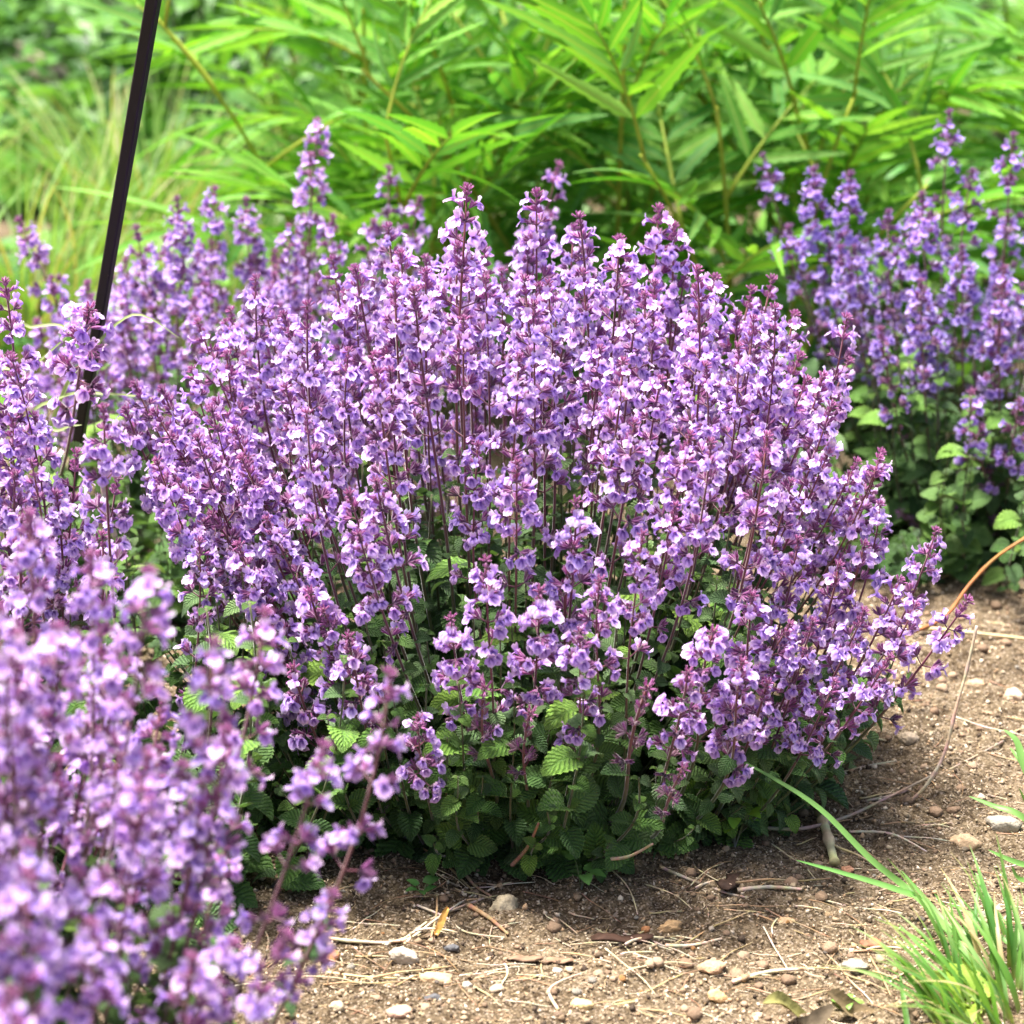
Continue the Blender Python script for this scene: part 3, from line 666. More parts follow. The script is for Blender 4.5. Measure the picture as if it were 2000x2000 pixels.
# the long runner that reaches into the flowers
run = [on_ground(1930, 1930, .01), on_ground(1870, 1845, .035), at(1785, 1750, -.27), at(1700, 1680, -.26), at(1600, 1580, -.24), at(1500, 1515, -.22), at(1400, 1462, -.2)]
link('runner', ribbon(rel(lawn, run), .0062, GG, (.14, .33, .08), 30), lawn)
for pts, wd in (([at(1785, 1750, -.27), at(1700, 1722, -.27), at(1555, 1680, -.27)], .005), ([on_ground(1930, 1900, .02), at(1880, 1830, -.32), at(1825, 1745, -.30)], .0075), ([on_ground(1920, 1900, .02), at(1850, 1810, -.3), at(1760, 1700, -.26)], .006),
                ([on_ground(1960, 1830, .01), at(1935, 1770, -.33), at(1905, 1705, -.3)], .006), ([on_ground(1990, 1860, .01), at(1900, 1790, -.3), at(1850, 1765, -.27)], .004), ([on_ground(1900, 1920, .0), at(1820, 1870, -.38), at(1755, 1805, -.36)], .004),
                ([on_ground(1775, 2030, .0), at(1765, 1960, -.42), at(1758, 1905, -.4)], .0045)):
    link('blade', ribbon(rel(lawn, pts), wd, GG, GD), lawn)
# blades that come in from beyond the right-hand edge
eg = empty('grass_tuft', on_ground(2100, 1700)); tag(eg, 'loose tuft of long grass blades reaching over the stony soil beside the lawn clump', 'grass')
for pts, wd in (([Vector((0, 0, 0)) + eg.location, at(2000, 1600, -.18), at(1940, 1575, -.17), at(1892, 1555, -.16)], .006), ([eg.location + Vector((.01, .0, 0)), at(2010, 1520, -.14), at(1985, 1450, -.12), at(1960, 1425, -.11)], .008),
                ([eg.location + Vector((.01, .02, 0)), at(2000, 1500, -.12), at(1972, 1460, -.1)], .005), ([eg.location, at(2000, 1690, -.22), at(1930, 1660, -.22)], .006), ([eg.location, at(2000, 1720, -.2), at(1975, 1690, -.2)], .005),
                ([eg.location + Vector((0, .03, 0)), at(2020, 1600, -.1), at(1990, 1540, -.1)], .006)):
    link('blade', ribbon(rel(eg, pts), wd, GG, GD), eg)
# broad bright leaf in the lawn clump
def ovate(sz, col, k=0):
    b = MB(); v, f, u = LEAFS[k]; b.add([(x * sz, y * sz, z * sz) for x, y, z in v], f, [col] * len(v), u); return b.mesh('leaf', M_GRASS)
pl = on_ground(1890, 1975); pl.z = gz(pl.x, pl.y); weed = empty('broadleaf_weed', pl); tag(weed, 'yellow-green broad-leaved weed at the foot of the lawn grass', 'weed')
for a, e, s in ((2.6, .6, .045), (1.8, .9, .04), (3.6, .5, .036), (4.6, .5, .03), (.6, .7, .03)):
    link('leaf', ovate(1, (.30, .46, .06), 1), weed, frame(Vector((0, 0, .0)), Vector((math.cos(a) * math.cos(e), math.sin(a) * math.cos(e), math.sin(e))), Vector((0, 0, 1)), s))
# background tufts on the left
BGR = [blade_mesh(20 + k, .44, .0028, .55 + .12 * k, c, k % 2) for k, c in enumerate([(.20, .34, .07), (.26, .38, .09), (.15, .30, .05), (.33, .32, .12), (.18, .36, .06)])]
rnd = random.Random(33)
for x, y, n, lb, s in ((-.66, 1.28, 190, 'arching tuft of yellowish grass behind the black stake', (.6, 1.05)), (-.40, 1.36, 90, 'thin dark green grass tuft between the arching tuft and the narrow-leaved plants', (.5, .85)), (-.98, 1.6, 150, 'grass tuft half hidden behind the yellowish arching tuft', (.6, 1.0)), (-.60, 1.85, 160, 'fine green grass tuft growing in front of the dark leafy bush', (.7, 1.1)), (-.86, 1.22, 140, 'grass tuft next to the yellowish arching tuft, farther from the stake', (.6, 1.0))):
    tuft('grass_tuft', Vector((x, y, gz(x, y))), lb, BGR, n, .10, .5, rnd, s)
fg = empty('grass_tuft', Vector((-.53, .12, gz(-.53, .12)))); tag(fg, 'few thin grass blades arching past the lower end of the black stake', 'grass')
for pts in (((-30, 665), (60, 640), (130, 640), (190, 700)), ((-30, 790), (60, 720), (150, 640)), ((100, 830), (170, 700), (260, 615), (350, 660)), ((30, 880), (110, 780), (220, 770), (345, 785)), ((40, 900), (120, 840), (160, 830))):
    P = [fg.location + Vector((random.uniform(-.02, .02), random.uniform(-.02, .02), 0))] + [at(x, y, .14) for x, y in pts]
    link('blade', ribbon(rel(fg, P), .0036, (.30, .40, .14), (.36, .44, .18)), fg)

# ------------------------------------------------------------------ leafy undergrowth far left, stones there, ground cover
def leafy_bush(loc, label, seed, n, rx, rz, cols, ls):
    rnd = random.Random(seed); root = empty('leafy_bush', loc); tag(root, label, 'bush', 'bushes beyond the bed'); b = MB()
    base = LEAFS; st = MB()
    for i in range(9):
        a = rnd.uniform(0, 6.28); e = Vector((math.cos(a) * rx * .7, math.sin(a) * rx * .7, rz * rnd.uniform(.7, 1)))
        st.add(*tube([Vector((0, 0, -.02)), e * .5 + Vector((0, 0, rz * .1)), e], [.008, .005, .002], 5, [BRN, GRN, GRN]))
    for i in range(n):
        a = rnd.uniform(0, 6.28); c = rnd.uniform(0, 1); r = rnd.random() ** .33; p = Vector((math.cos(a) * rx * r * math.sqrt(1 - c * c), math.sin(a) * rx * r * math.sqrt(1 - c * c), c * rz * r * (1 + .15 * math.sin(a * 5))))
        d = Vector((p.x, p.y, p.z * .6 + rnd.uniform(-.15, .15))) + Vector((rnd.uniform(-.15, .15), rnd.uniform(-.15, .15), 0)); v, f, u = base[rnd.randrange(6)]
        sel = [j for j in range(17 * 5)]
        # light version of the leaf: every 4th row
        vv = []; uu = []; ff = []
        for i2 in range(0, 17, 4):
            for q in (0, 2, 4): vv.append(v[i2 * 5 + q]); uu.append(u[i2 * 5 + q])
        for i2 in range(4):
            for q in range(2): k = i2 * 3 + q; ff.append((k, k + 3, k + 4, k + 1))
        cc = rnd.choice(cols); b.add(vv, ff, [cc] * len(vv), uu, M=frame(p, d, Vector((0, 0, 1)), ls * rnd.uniform(.6, 1.3)))
    link('branches', st.mesh('branches', M_STEM), root); o = link('foliage', b.mesh('foliage', M_GRASS), root); o['kind'] = 'stuff'
BR = [(.13, .32, .05), (.18, .40, .06), (.08, .22, .04), (.10, .27, .07)]
for i, (x, y, n, rx, rz, lb) in enumerate(((-.55, 2.5, 900, .42, .62, 'bright green leafy bush beyond the grass tufts'), (-1.25, 3.2, 900, .45, .6, 'dark green leafy bush farthest beyond the grass tufts'), (.35, 2.9, 900, .6, .8, 'leafy bush behind the narrow-leaved thicket'), (1.2, 2.6, 900, .6, .8, 'leafy bush at the end of the narrow-leaved thicket'))):
    leafy_bush(Vector((x, y, gz(x, y))), lb, 900 + i, n, rx, rz, BR if i > 1 else [(.05, .13, .03), (.08, .19, .035), (.11, .25, .04)], .055)
rnd = random.Random(41); b = MB()
for i in range(5200):
    x = rnd.uniform(-2.2, 2.0); y = rnd.uniform(1.0, 7.0)
    if abs(x) > .6 + y * .35: continue
    v, f, u = LEAFS[i % 6]; vv = []; uu = []; ff = []
    for i2 in range(0, 17, 4):
        for q in (0, 2, 4): vv.append(v[i2 * 5 + q]); uu.append(u[i2 * 5 + q])
    for i2 in range(4):
        for q in range(2): k = i2 * 3 + q; ff.append((k, k + 3, k + 4, k + 1))
    a = rnd.uniform(0, 6.28); e = rnd.uniform(.1, 1.3); cc = rnd.choice(BR)
    b.add(vv, ff, [cc] * len(vv), uu, M=frame(Vector((x, y, gz(x, y) - .01 + rnd.random() * .06)), Vector((math.cos(a) * math.cos(e), math.sin(a) * math.cos(e), math.sin(e))), s=rnd.uniform(.05, .13)))
o = link('ground_cover', b.mesh('ground_cover', M_GRASS)); o['kind'] = 'stuff'; o['label'] = 'low green ground cover far behind the bed'; o['category'] = 'ground cover'

# ------------------------------------------------------------------ stones
ICO_V = []; ICO_F = []
def ico():
    p = (1 + 5 ** .5) / 2
    V = [(-1, p, 0), (1, p, 0), (-1, -p, 0), (1, -p, 0), (0, -1, p), (0, 1, p), (0, -1, -p), (0, 1, -p), (p, 0, -1), (p, 0, 1), (-p, 0, -1), (-p, 0, 1)]
    V = [tuple(Vector(v).normalized()) for v in V]
    F = [(0, 11, 5), (0, 5, 1), (0, 1, 7), (0, 7, 10), (0, 10, 11), (1, 5, 9), (5, 11, 4), (11, 10, 2), (10, 7, 6), (7, 1, 8), (3, 9, 4), (3, 4, 2), (3, 2, 6), (3, 6, 8), (3, 8, 9), (4, 9, 5), (2, 4, 11), (6, 2, 10), (8, 6, 7), (9, 8, 1)]
    return V, F
def subd(V, F):
    V = list(V); cache = {}; G = []
    def mid(a, b):
        k = (min(a, b), max(a, b))
        if k not in cache: V.append(tuple(((Vector(V[a]) + Vector(V[b])) / 2).normalized())); cache[k] = len(V) - 1
        return cache[k]
    for a, b_, c in F:
        x, y, z = mid(a, b_), mid(b_, c), mid(c, a); G += [(a, x, z), (b_, y, x), (c, z, y), (x, y, z)]
    return V, G
I0 = ico(); I1 = subd(*I0); I2 = subd(*I1)
def stone_mesh(seed, col, sx, sy, sz, rough=.12, facets=5, base=I2):
    rough = rough + .03; facets = facets + 4; rnd = random.Random(seed); pl = [(Vector((rnd.gauss(0, 1), rnd.gauss(0, 1), rnd.gauss(0, 1))).normalized(), rnd.uniform(.62, .92)) for _ in range(facets)]
    v = []; c = []; ph = [rnd.uniform(0, 6) for _ in range(6)]
    for p in base[0]:
        q = Vector(p)
        for nrm, d in pl:
            e = q.dot(nrm)
            if e > d: q = q - nrm * (e - d) * .85
        k = 1 + rough * (math.sin(p[0] * 5 + ph[0]) * math.sin(p[1] * 6 + ph[1]) + .6 * math.sin(p[2] * 9 + ph[2] + p[0] * 7)) + rnd.uniform(-.25, .25) * rough
        q *= k; v.append((q.x * sx, q.y * sy, q.z * sz)); m = rnd.uniform(.82, 1.12); c.append((col[0] * m, col[1] * m, col[2] * m))
    b = MB(); b.add(v, base[1], c); return b.mesh('pebble', M_STONE)
TAN = (.50, .34, .20); ORA = (.52, .25, .10); CRM = (.52, .42, .29); WHT = (.52, .47, .39); GRY = (.10, .10, .105); RUST = (.42, .16, .07); PALE = (.50, .46, .38)
ST = [(985, 1778, 58, 44, (.54, .46, .30), .14, 'rough cream stone with pits at the foot of the flower mound'), (790, 1872, 56, 40, (.50, .44, .35), .13, 'jagged whitish stone beside a dark flat pebble'), (645, 1868, 40, 34, ORA, .1, 'orange angular stone beside the purple flowers'),
      (853, 1916, 66, 26, TAN, .06, 'flat oval beige pebble on the open sand'), (881, 1868, 32, 16, GRY, .05, 'small dark slate pebble'), (913, 1941, 22, 16, WHT, .08, 'small white pebble on the open sand'), (972, 1946, 32, 18, CRM, .06, 'oblong cream pebble on the open sand'),
      (1022, 1921, 20, 15, RUST, .05, 'small round rust-red pebble next to a bark sliver'), (1136, 1982, 44, 30, (.60, .44, .22), .04, 'smooth yellowish egg-shaped pebble'), (1310, 1803, 46, 28, (.52, .35, .17), .15, 'knobbly ochre stone on the dark soil'), (1262, 1810, 20, 18, ORA, .06, 'small round orange pebble by the knobbly ochre stone'),
      (1390, 1890, 58, 28, (.48, .30, .18), .07, 'long brownish pebble with a flat top'), (1399, 1942, 42, 32, (.58, .36, .18), .05, 'round light orange pebble on the sand'), (1533, 1806, 40, 24, TAN, .1, 'angular tan stone among straws'),
      (1885, 1632, 62, 34, (.56, .40, .24), .1, 'large flat tan stone on the stony soil'), (1982, 1352, 44, 40, (.62, .46, .32), .05, 'cream rounded stone on the open soil'), (1772, 1458, 40, 30, CRM, .08, 'pale round stone under the leaning flower stalks'), (1652, 1438, 42, 40, (.50, .34, .2), .08, 'brown stone tucked under the leaning stalks'),
      (1958, 1598, 70, 40, (.34, .30, .24), .08, 'grey-brown half buried stone beside the grass blades'), (1668, 1886, 56, 24, (.36, .33, .26), .3, 'crumbly grey lump of soil'), (1090, 1905, 22, 14, WHT, .08, 'tiny chalky pebble near the bark strips'), (1945, 1770, 26, 18, CRM, .06, 'cream pebble beside the lawn grass'),
      (780, 1995, 50, 24, (.55, .36, .26), .06, 'pinkish flat pebble on the open sand'), (660, 1990, 30, 26, CRM, .06, 'pale round pebble beside the purple flowers'), (1655, 1690, 26, 18, (.4, .2, .12), .1, 'reddish stone chip near the long grass runner'), (845, 1965, 34, 24, GRY, .08, 'dark lump of stone half sunk in sand'),
      (1905, 1330, 40, 22, (.50, .36, .22), .08, 'small tan stone beyond the pale upright stem'), (1480, 1970, 24, 16, (.5, .36, .24), .08, 'little brown pebble between dry leaves')]
for i, (x, y, wpx, hpx, col, ro, lb) in enumerate(ST):
    p = on_ground(x, y + hpx * .3); p.z = gz(p.x, p.y); s = (p - CAM).length / FPX; w_ = wpx * s / 2 * .94; h_ = hpx * s / 2
    o = link('pebble', stone_mesh(i, col, w_ * 1.08, w_ * random.Random(i).uniform(.65, .9), h_ * .95, ro), None, Matrix.Translation((p.x, p.y, p.z + h_ * .25)) @ Matrix.Rotation(random.Random(i).uniform(-.35, .35), 4, 'Z'))
    tag(o, lb, 'stone', 'stones on the soil')
rnd = random.Random(51)
PEB = [stone_mesh(100 + k, c, 1, rnd.uniform(.6, .9), rnd.uniform(.45, .7), .08, 5, I1) for k, c in enumerate([TAN, CRM, ORA, (.42, .30, .2), WHT, (.3, .22, .16), (.5, .33, .22), (.24, .2, .17)])]
PCOLN = {m.name: n_ for m, n_ in zip(PEB, ('tan', 'cream', 'orange', 'brown', 'white', 'dark brown', 'pinkish brown', 'grey-brown'))}
def sizew(s): return 'very tiny' if s < .0022 else 'tiny' if s < .0035 else 'small'
def zone(x, y):
    if x > 1740 and y > 1760: return 'beside the clump of lawn grass'
    if x > 1560 and y < 1500: return 'on the soil past the leaning flower stalks'
    if x > 1480 and y < 1780: return 'around the long grass runner'
    if y > 1900: return 'on the pale open sand'
    if x < 1000: return 'on the soil around the rough cream stone'
    return 'on the soil around the dark bark piece'
for i in range(110):
    x = rnd.uniform(560, 2010); y = rnd.uniform(1740, 2010) if rnd.random() < .6 else rnd.uniform(1230, 1760)
    if y < 1740 and x < 1620: continue
    p = on_ground(x, y); s = rnd.choice((.0016, .002, .0025, .003, .0042)); o = link('pebble', rnd.choice(PEB), None, Matrix.Translation((p.x, p.y, gz(p.x, p.y) + s * .3)) @ Matrix.Rotation(rnd.uniform(0, 6), 4, 'Z') @ Matrix.Scale(s, 4))
    zn = zone(x, y); tag(o, f'{sizew(s)} {PCOLN[o.data.name]} pebble {zn}', 'pebble', 'tiny pebbles scattered on the soil')
for i, (x, y, s, c, lb) in enumerate(((60, 175, .10, (.55, .42, .36), 'large pinkish stone beyond the arching grass'), (95, 235, .07, (.50, .38, .33), 'smaller pinkish stone in front of the larger one beyond the grass'), (110, 120, .08, (.25, .24, .25), 'grey stone beside the pinkish stones'))):
    p = on_ground(x, y); link_o = link('boulder', stone_mesh(300 + i, c, s * 1.2, s, s * .7, .06), None, Matrix.Translation((p.x, p.y, s * .3))); tag(link_o, lb, 'stone')

# ------------------------------------------------------------------ soil crumbs
nC = 46000; b = MB(); rnd = random.Random(61)
cv, cf = [(1, 0, 0), (-1, 0, 0), (0, 1, 0), (0, -1, 0), (0, 0, 1), (0, 0, -1)], [(0, 2, 4), (2, 1, 4), (1, 3, 4), (3, 0, 4), (2, 0, 5), (1, 2, 5), (3, 1, 5), (0, 3, 5)]
CC = [(.26, .18, .12), (.36, .27, .18), (.14, .10, .07), (.46, .36, .25), (.07, .05, .038), (.40, .26, .16), (.58, .48, .37), (.34, .25, .17)]
cx = RNG.uniform(-.45, .75, nC); cyy = -.55 + 1.3 * RNG.random(nC) ** 1.4; zz = soil_z(cx, cyy); sz = np.clip(np.exp(RNG.normal(-6.72, .45, nC)), .0005, .0045)
base_v = np.array(cv); allv = np.empty((nC, 6, 3)); rot = RNG.normal(size=(nC, 3, 3)); rot = np.linalg.qr(rot)[0]
jv = base_v[None] * RNG.uniform(.65, 1.3, (nC, 6, 1)) * np.stack([RNG.uniform(.7, 1.3, nC), RNG.uniform(.7, 1.3, nC), RNG.uniform(.5, 1, nC)], -1)[:, None, :]
allv = np.einsum('nij,nkj->nki', rot, jv) * sz[:, None, None] + np.stack([cx, cyy, zz + sz * .35], -1)[:, None, :]
allf = (np.array(cf)[None] + (np.arange(nC) * 6)[:, None, None]).reshape(-1, 3)
me = bpy.data.meshes.new('soil_crumbs'); me.vertices.add(nC * 6); me.vertices.foreach_set('co', allv.astype(np.float32).ravel())
me.loops.add(allf.size); me.loops.foreach_set('vertex_index', allf.astype(np.int32).ravel()); me.polygons.add(len(allf)); me.polygons.foreach_set('loop_start', np.arange(0, allf.size, 3, dtype=np.int32)); me.update(calc_edges=True)
ca = me.attributes.new('col', 'FLOAT_VECTOR', 'POINT'); cc = np.array(CC)[RNG.integers(0, len(CC), nC)] * RNG.uniform(.75, 1.2, (nC, 1)); ca.data.foreach_set('vector', np.repeat(cc, 6, 0).astype(np.float32).ravel())
b = MB(); rc = random.Random(66)
for i in range(650):
    x = rc.uniform(-.3, .72); y = -.5 + 1.0 * rc.random(); r_ = .0022 + .0045 * rc.random() ** 2.5; cc_ = rc.choice([(.30, .21, .135), (.38, .28, .185), (.22, .155, .10)])
    b.add([(p[0] * rc.uniform(.7, 1.25), p[1] * rc.uniform(.7, 1.25), p[2] * rc.uniform(.55, .9)) for p in I1[0]], I1[1], [cc_] * len(I1[0]), M=Matrix.Translation((x, y, gz(x, y) + r_ * .25)) @ Matrix.Rotation(rc.uniform(0, 6), 4, 'Z') @ Matrix.Scale(r_, 4))
oc = link('soil_clods', b.mesh('soil_clods', M_CLOD)); oc['kind'] = 'stuff'; oc['label'] = 'rough clods of sandy brown soil'; oc['category'] = 'soil'
me.materials.append(M_CLOD); o = link('soil_crumbs', me); o['kind'] = 'stuff'; o['label'] = 'crumbs of sandy brown soil and grit'; o['category'] = 'soil'

# ------------------------------------------------------------------ straws, twigs, bark, dry leaves
def dry_mesh(k, L, r, bend, col, n=8, name='straw'):
    rnd = random.Random(1200 + k); ph = rnd.uniform(0, 6); b = MB()
    pts = [Vector((L * (i / n - .5), bend * L * math.sin(i / n * math.pi) + (.012 * L) * math.sin(i / n * 5 + ph), .012 * L * math.sin(i / n * 9 + ph))) for i in range(n + 1)]
    b.add(*tube(pts, [r * (1 - .4 * i / n) * rnd.uniform(.85, 1.15) for i in range(n + 1)], 5, [tuple(x * rnd.uniform(.8, 1.15) for x in col) for i in range(n + 1)])); return b.mesh(name, M_DRY)
SCOL = [(.55, .43, .27), (.48, .36, .20), (.60, .50, .34), (.38, .26, .15), (.30, .19, .11), (.64, .54, .40)]
STRAW = [dry_mesh(k, (.03, .045, .06, .075, .05, .035, .02, .055)[k % 8], (.00055, .0008, .0006, .001, .0005)[k % 5], (-.06, .03, .09, 0, .14, .01)[k % 6], SCOL[k % 6]) for k in range(16)]
SLEN = ('short', 'mid-length', 'long', 'very long', 'mid-length', 'short', 'stubby', 'long'); SNAME = ('pale tan', 'golden', 'bleached', 'brown', 'dark brown', 'whitish')
rnd = random.Random(71); cnt = 0
while cnt < 285:
    x = rnd.uniform(500, 2010); y = rnd.choice((rnd.uniform(1720, 2010), rnd.uniform(1500, 1950), rnd.uniform(1200, 1700)))
    if y < 1720 and x < 1500 + (1700 - y) * .25: continue
    p = on_ground(x, y); a = rnd.gauss(0, .8)
    dz = gz(p.x + math.cos(a) * .02, p.y + math.sin(a) * .02) - gz(p.x - math.cos(a) * .02, p.y - math.sin(a) * .02)
    M = Matrix.Translation((p.x, p.y, gz(p.x, p.y) + .0018)) @ Matrix.Rotation(a, 4, 'Z') @ Matrix.Rotation(-math.atan2(dz, .04) + rnd.uniform(-.05, .05), 4, 'Y') @ Matrix.Rotation(rnd.uniform(-.5, .5), 4, 'X') @ Matrix.Scale(rnd.uniform(.6, 1.25), 4)
    ki = rnd.randrange(16); o = link('straw', STRAW[ki], None, M); d_ = f"{SLEN[ki % 8]} {SNAME[ki % 6]} straw {zone(x, y)}"; tag(o, d_, 'straw', 'dry straws scattered on the soil'); cnt += 1
# finer fibres that nobody could count
b = MB(); rnd = random.Random(72)
for i in range(2600):
    x = rnd.uniform(-.4, .7); y = -.5 + 1.15 * rnd.random() ** 1.3; a = rnd.uniform(0, 3.14); L = rnd.uniform(.004, .016); r = rnd.uniform(.00018, .0004); z0 = gz(x, y) + .0008
    d = Vector((math.cos(a), math.sin(a), rnd.uniform(-.12, .12))) * L; p = Vector((x, y, z0)); sd = Vector((-math.sin(a), math.cos(a), 0)) * L * rnd.uniform(-.2, .2)
    b.add(*tube([p - d * .5, p + sd, p + d * .5], r, 3, [rnd.choice(SCOL)] * 3, False))
o = link('straw_fibres', b.mesh('straw_fibres', M_DRY)); o['kind'] = 'stuff'; o['label'] = 'fine dry plant fibres strewn over the soil'; o['category'] = 'straw'
def stalk3(name, pts, r, col, label, cat, group=None, n=22, taper=.5, knots=0):
    P = curve_pts(pts, n); rnd = random.Random(len(label)); b = MB()
    rad = [r * (1 - taper * i / n) * (1.35 if knots and i % knots == 0 else 1) * rnd.uniform(.92, 1.08) for i in range(n + 1)]
    o0 = P[0].copy(); b.add(*tube([p - o0 for p in P], rad, 6, [tuple(c * rnd.uniform(.8, 1.15) for c in col) for _ in P]))
    o = link(name, b.mesh(name, M_DRY), None, Matrix.Translation(o0)); return tag(o, label, cat, group)
def G(x, y, dz=.002):
    p = on_ground(x, y); p.z = gz(p.x, p.y) + dz; return p
TW = 'twigs and dry stems on the soil'
stalk3('dry_stalk', [at(1740, 1245, .12), at(1800, 1228, .14), at(1850, 1200, .16), at(1895, 1140, .18), at(1950, 1085, .2), at(2030, 1035, .22)], .0020, (.36, .15, .055), 'rust coloured dry stalk arching up from the soil', 'stalk', None, 26, .25, 6)
stalk3('dry_stalk', [G(1780, 1570), at(1812, 1530, -.06), at(1845, 1470, -.05), at(1868, 1380, -.04), at(1888, 1310, -.03), at(1908, 1222, -.02)], .0016, (.50, .38, .28), 'pale thin stem standing bent beside the leaning flower stalks', 'stalk', None, 26, .2, 7)
stalk3('twig', [G(1470, 1645, .012), G(1560, 1642, .012), G(1650, 1620, .012), G(1730, 1588, .01), G(1828, 1540, .004)], .0019, (.34, .27, .20), 'long grey-brown twig running out from under the flower mound', 'twig', TW)
stalk3('twig', [G(1660, 1630), G(1740, 1645), G(1810, 1668)], .0013, (.50, .43, .34), 'thin pale forked twig near the long grass runner', 'twig', TW)
stalk3('twig', [G(1690, 1570), G(1770, 1555), G(1900, 1490), G(1960, 1450)], .0013, (.36, .29, .22), 'thin grey twig across the stony soil', 'twig', TW)
stalk3('straw_stalk', [at(1780, 1225, .3), at(1880, 1234, .3), at(2040, 1252, .3)], .0028, (.62, .47, .27), 'straight straw coloured stem lying behind the rust coloured stalk', 'stalk', TW)
stalk3('straw_stalk', [G(635, 1842), G(700, 1856), G(780, 1852), G(850, 1815), G(945, 1772)], .0017, (.55, .45, .31), 'long pale straw running to the rough cream stone', 'straw', TW)
stalk3('straw_stalk', [G(815, 1790), G(870, 1818), G(910, 1835), G(985, 1850)], .0012, (.58, .48, .36), 'pale straw crossing the long pale straw', 'straw', TW)
stalk3('straw_stalk', [G(790, 1860), G(860, 1820), G(925, 1755)], .0012, (.60, .5, .38), 'bleached straw in the little crossed heap', 'straw', TW)
stalk3('twig', [G(915, 1795), G(955, 1815), G(993, 1838)], .0024, (.36, .22, .12), 'short thick brown twig by the crossed straws', 'twig', TW)
stalk3('twig', [G(893, 1708, .004), G(925, 1730, .004), G(960, 1757, .002)], .0017, (.42, .30, .18), 'short brown twig at the foot of the flower mound', 'twig', TW)
stalk3('twig', [at(1000, 1690, -.22), at(1030, 1655, -.23), at(1052, 1608, -.24)], .0019, (.36, .20, .12), 'cut brown twig sticking out of the low leaves', 'twig', TW)
stalk3('twig', [at(1190, 1678, -.23), at(1230, 1672, -.24), at(1275, 1648, -.25)], .0019, (.45, .34, .22), 'pale cut twig sticking out between low leaves', 'twig', TW)
stalk3('twig', [G(1290, 1700), G(1350, 1725), G(1420, 1760), G(1460, 1782)], .0017, (.44, .35, .26), 'bent twig leading to the dark wooden stub', 'twig', TW)
stalk3('straw_stalk', [G(1440, 1764), G(1500, 1766), G(1565, 1769)], .0021, (.62, .52, .38), 'thick pale straw lying beside the dark wooden stub', 'straw', TW)
stalk3('straw_stalk', [G(1430, 1925), G(1500, 1908), G(1580, 1898), G(1590, 1903)], .0019, (.64, .54, .4), 'curved bleached straw on the sand near the crumbly lump', 'straw', TW)
stalk3('straw_stalk', [G(1300, 1855), G(1350, 1848), G(1410, 1846)], .002, (.58, .48, .34), 'pale straw beside the dark bark', 'straw', TW)
stalk3('straw_stalk', [G(640, 1908), G(720, 1918), G(815, 1925)], .0012, (.6, .46, .26), 'thin golden straw beside the flat beige pebble', 'straw', TW)
stalk3('straw_stalk', [G(1090, 2000), G(1072, 1970), G(1090, 1950), G(1140, 1920)], .0014, (.58, .46, .32), 'hooked straw beside the egg-shaped pebble', 'straw', TW)
stalk3('dry_stalk', [at(225, 1050, .05), at(205, 980, .05), at(200, 930, .05), at(215, 895, .05)], .003, (.68, .62, .46), 'bleached bent stem among the flowers by the foot of the black stake', 'stalk')
def slab(name, x, y, lpx, wpx, col, rot, label, cat, seed, lift=.003):
    rnd = random.Random(seed); p = G(x, y); s = (p - CAM).length / FPX; L = lpx * s; W = wpx * s; b = MB(); v = []; c = []; f = []; n = 8
    for i in range(n + 1):
        t = i / n - .5; wv = W * .5 * (1 - abs(2 * t) ** 4 * .5) * rnd.uniform(.8, 1.15)
        for sx, szz in ((-1, 0), (-.6, .35), (0, .55), (.6, .35), (1, 0)):
            v.append((t * L, sx * wv * 1.6 + rnd.uniform(-.1, .1) * W, szz * wv * .9 + rnd.uniform(-.1, .1) * W + .03 * L * math.sin(i))); m = rnd.uniform(.65, 1.2); c.append(tuple(q * m for q in col))
    for i in range(n):
        for q in range(4): a = i * 5 + q; f.append((a, a + 5, a + 6, a + 1))
        f.append((i * 5, i * 5 + 4, i * 5 + 9, i * 5 + 5))
    f.append((0, 1, 2, 3, 4)); f.append((n * 5 + 4, n * 5 + 3, n * 5 + 2, n * 5 + 1, n * 5))
    b.add(v, f, c); o = link(name, b.mesh(name, M_DRY), None, Matrix.Translation((p.x, p.y, p.z + lift - .003)) @ Matrix.Rotation(rot, 4, 'Z')); return tag(o, label, cat)
slab('bark_piece', 1025, 1884, 70, 15, (.22, .135, .09), .05, 'greyish brown bark strip on the sand', 'bark', 1)
slab('bark_piece', 1090, 1886, 56, 15, (.26, .155, .10), .03, 'shorter reddish brown bark strip end to end with the greyish one', 'bark', 2)
slab('bark_piece', 1215, 1842, 120, 20, (.09, .05, .032), .02, 'long dark brown curved bark piece on dark soil', 'bark', 3)
slab('wood_stub', 1425, 1752, 60, 26, (.06, .035, .025), 1.1, 'dark rotten wooden stub in the soil', 'wood', 4, .006)
slab('bark_piece', 1700, 1848, 40, 24, (.28, .12, .07), .2, 'reddish brown flake of bark beside the lawn grass', 'bark', 5)
stalk3('stick', [G(1600, 1600, .006), G(1612, 1640, .005), G(1630, 1690, .004)], .0045, (.46, .38, .22), 'pale thick knobbly stick end beside the long grass runner', 'stick', None, 12, .15, 4)
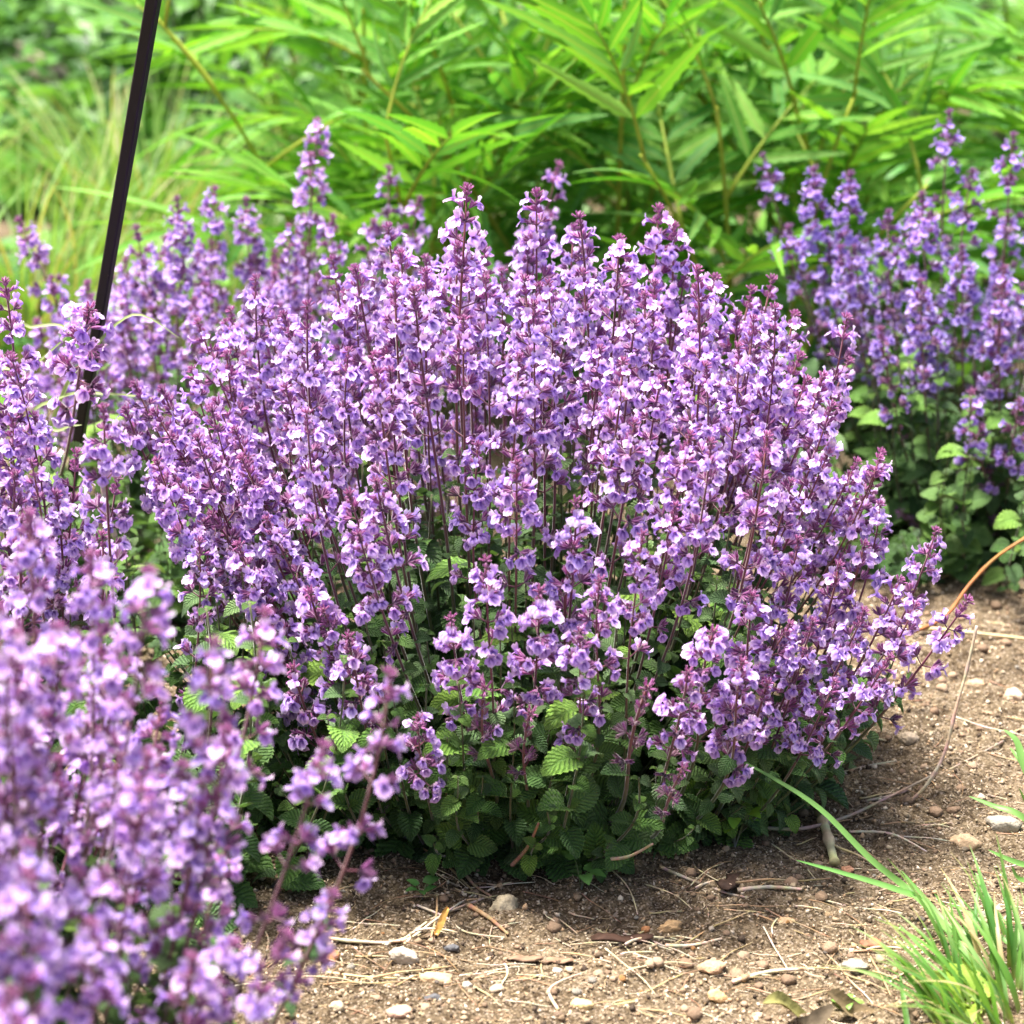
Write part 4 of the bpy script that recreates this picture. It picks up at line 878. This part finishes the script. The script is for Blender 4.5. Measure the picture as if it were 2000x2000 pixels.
def curled(x, y, L, W, col, rot, label, seed):
    rnd = random.Random(seed); p = G(x, y); b = MB(); v = []; f = []; c = []
    for i in range(11):
        t = i / 10; wv = W * math.sin(math.pi * (t * .94 + .03)) ** .8
        for q in range(5):
            s = (q - 2) / 2; v.append((L * (t - .5), s * wv * (1 + .1 * rnd.uniform(-1, 1)), .012 * math.sin(t * 4 + seed) + s * s * wv * .9 + rnd.uniform(-.001, .001))); m = rnd.uniform(.8, 1.15); c.append(tuple(k * m for k in col))
    for i in range(10):
        for q in range(4): a = i * 5 + q; f.append((a, a + 5, a + 6, a + 1))
    b.add(v, f, c); o = link('dry_leaf', b.mesh('dry_leaf', M_DRY), None, Matrix.Translation((p.x, p.y, p.z + .008)) @ Matrix.Rotation(rot, 4, 'Z') @ Matrix.Rotation(.3, 4, 'X')); return tag(o, label, 'leaf', 'withered leaves on the soil')
curled(1540, 1985, .042, .008, (.22, .20, .07), .15, 'olive brown withered leaf curled on the sand', 1)
curled(1660, 1978, .036, .009, (.20, .15, .08), -.2, 'brown withered leaf curled next to the olive one', 2)
curled(1590, 2000, .03, .008, (.10, .075, .05), .5, 'dark withered leaf between the two paler ones', 3)
curled(862, 1853, .010, .003, (.52, .28, .08), .9, 'small orange withered leaf beside the jagged whitish stone', 4)
curled(1210, 1640, .014, .005, (.55, .36, .12), 1.2, 'tiny yellow withered leaf in the low leaves', 5)
# small weeds
def sprig(x, y, label, col, n, s, rise, seed, k=1):
    rnd = random.Random(seed); p = G(x, y, -.001); root = empty('seedling', p); tag(root, label, 'weed')
    st = MB()
    for i in range(n):
        a = i * 2.4 + rnd.uniform(-.3, .3); e = rnd.uniform(.2, .8); t = Vector((math.cos(a) * .35, math.sin(a) * .35, 1)) * rise * rnd.uniform(.5, 1.1)
        st.add(*tube([Vector((0, 0, 0)), t * .5 + Vector((0, 0, rise * .1)), t], .0006, 4, [GRN] * 3))
        link('leaf', ovate(1, col, k), root, frame(t, Vector((math.cos(a) * math.cos(e), math.sin(a) * math.cos(e), math.sin(e))), Vector((0, 0, 1)), s * rnd.uniform(.7, 1.2)))
    link('stems', st.mesh('stems', M_STEM), root)
sprig(1435, 1665, 'bright green lobed seedling at the edge of the flower mound', (.22, .44, .05), 9, .016, .035, 1)
sprig(825, 1768, 'small dark green seedling on the shaded soil', (.08, .2, .05), 5, .013, .012, 2)
sprig(1655, 1958, 'tiny bright green seedling near the withered leaves', (.22, .42, .08), 5, .010, .008, 3)
sprig(1135, 1745, 'pale green seedling with one spoon-shaped leaf under the mound', (.16, .34, .08), 4, .018, .022, 4)
sprig(1610, 1470, 'fresh green seedling under the leaning flower stalks', (.18, .38, .07), 10, .018, .045, 5)
print('objects', len(bpy.data.objects))
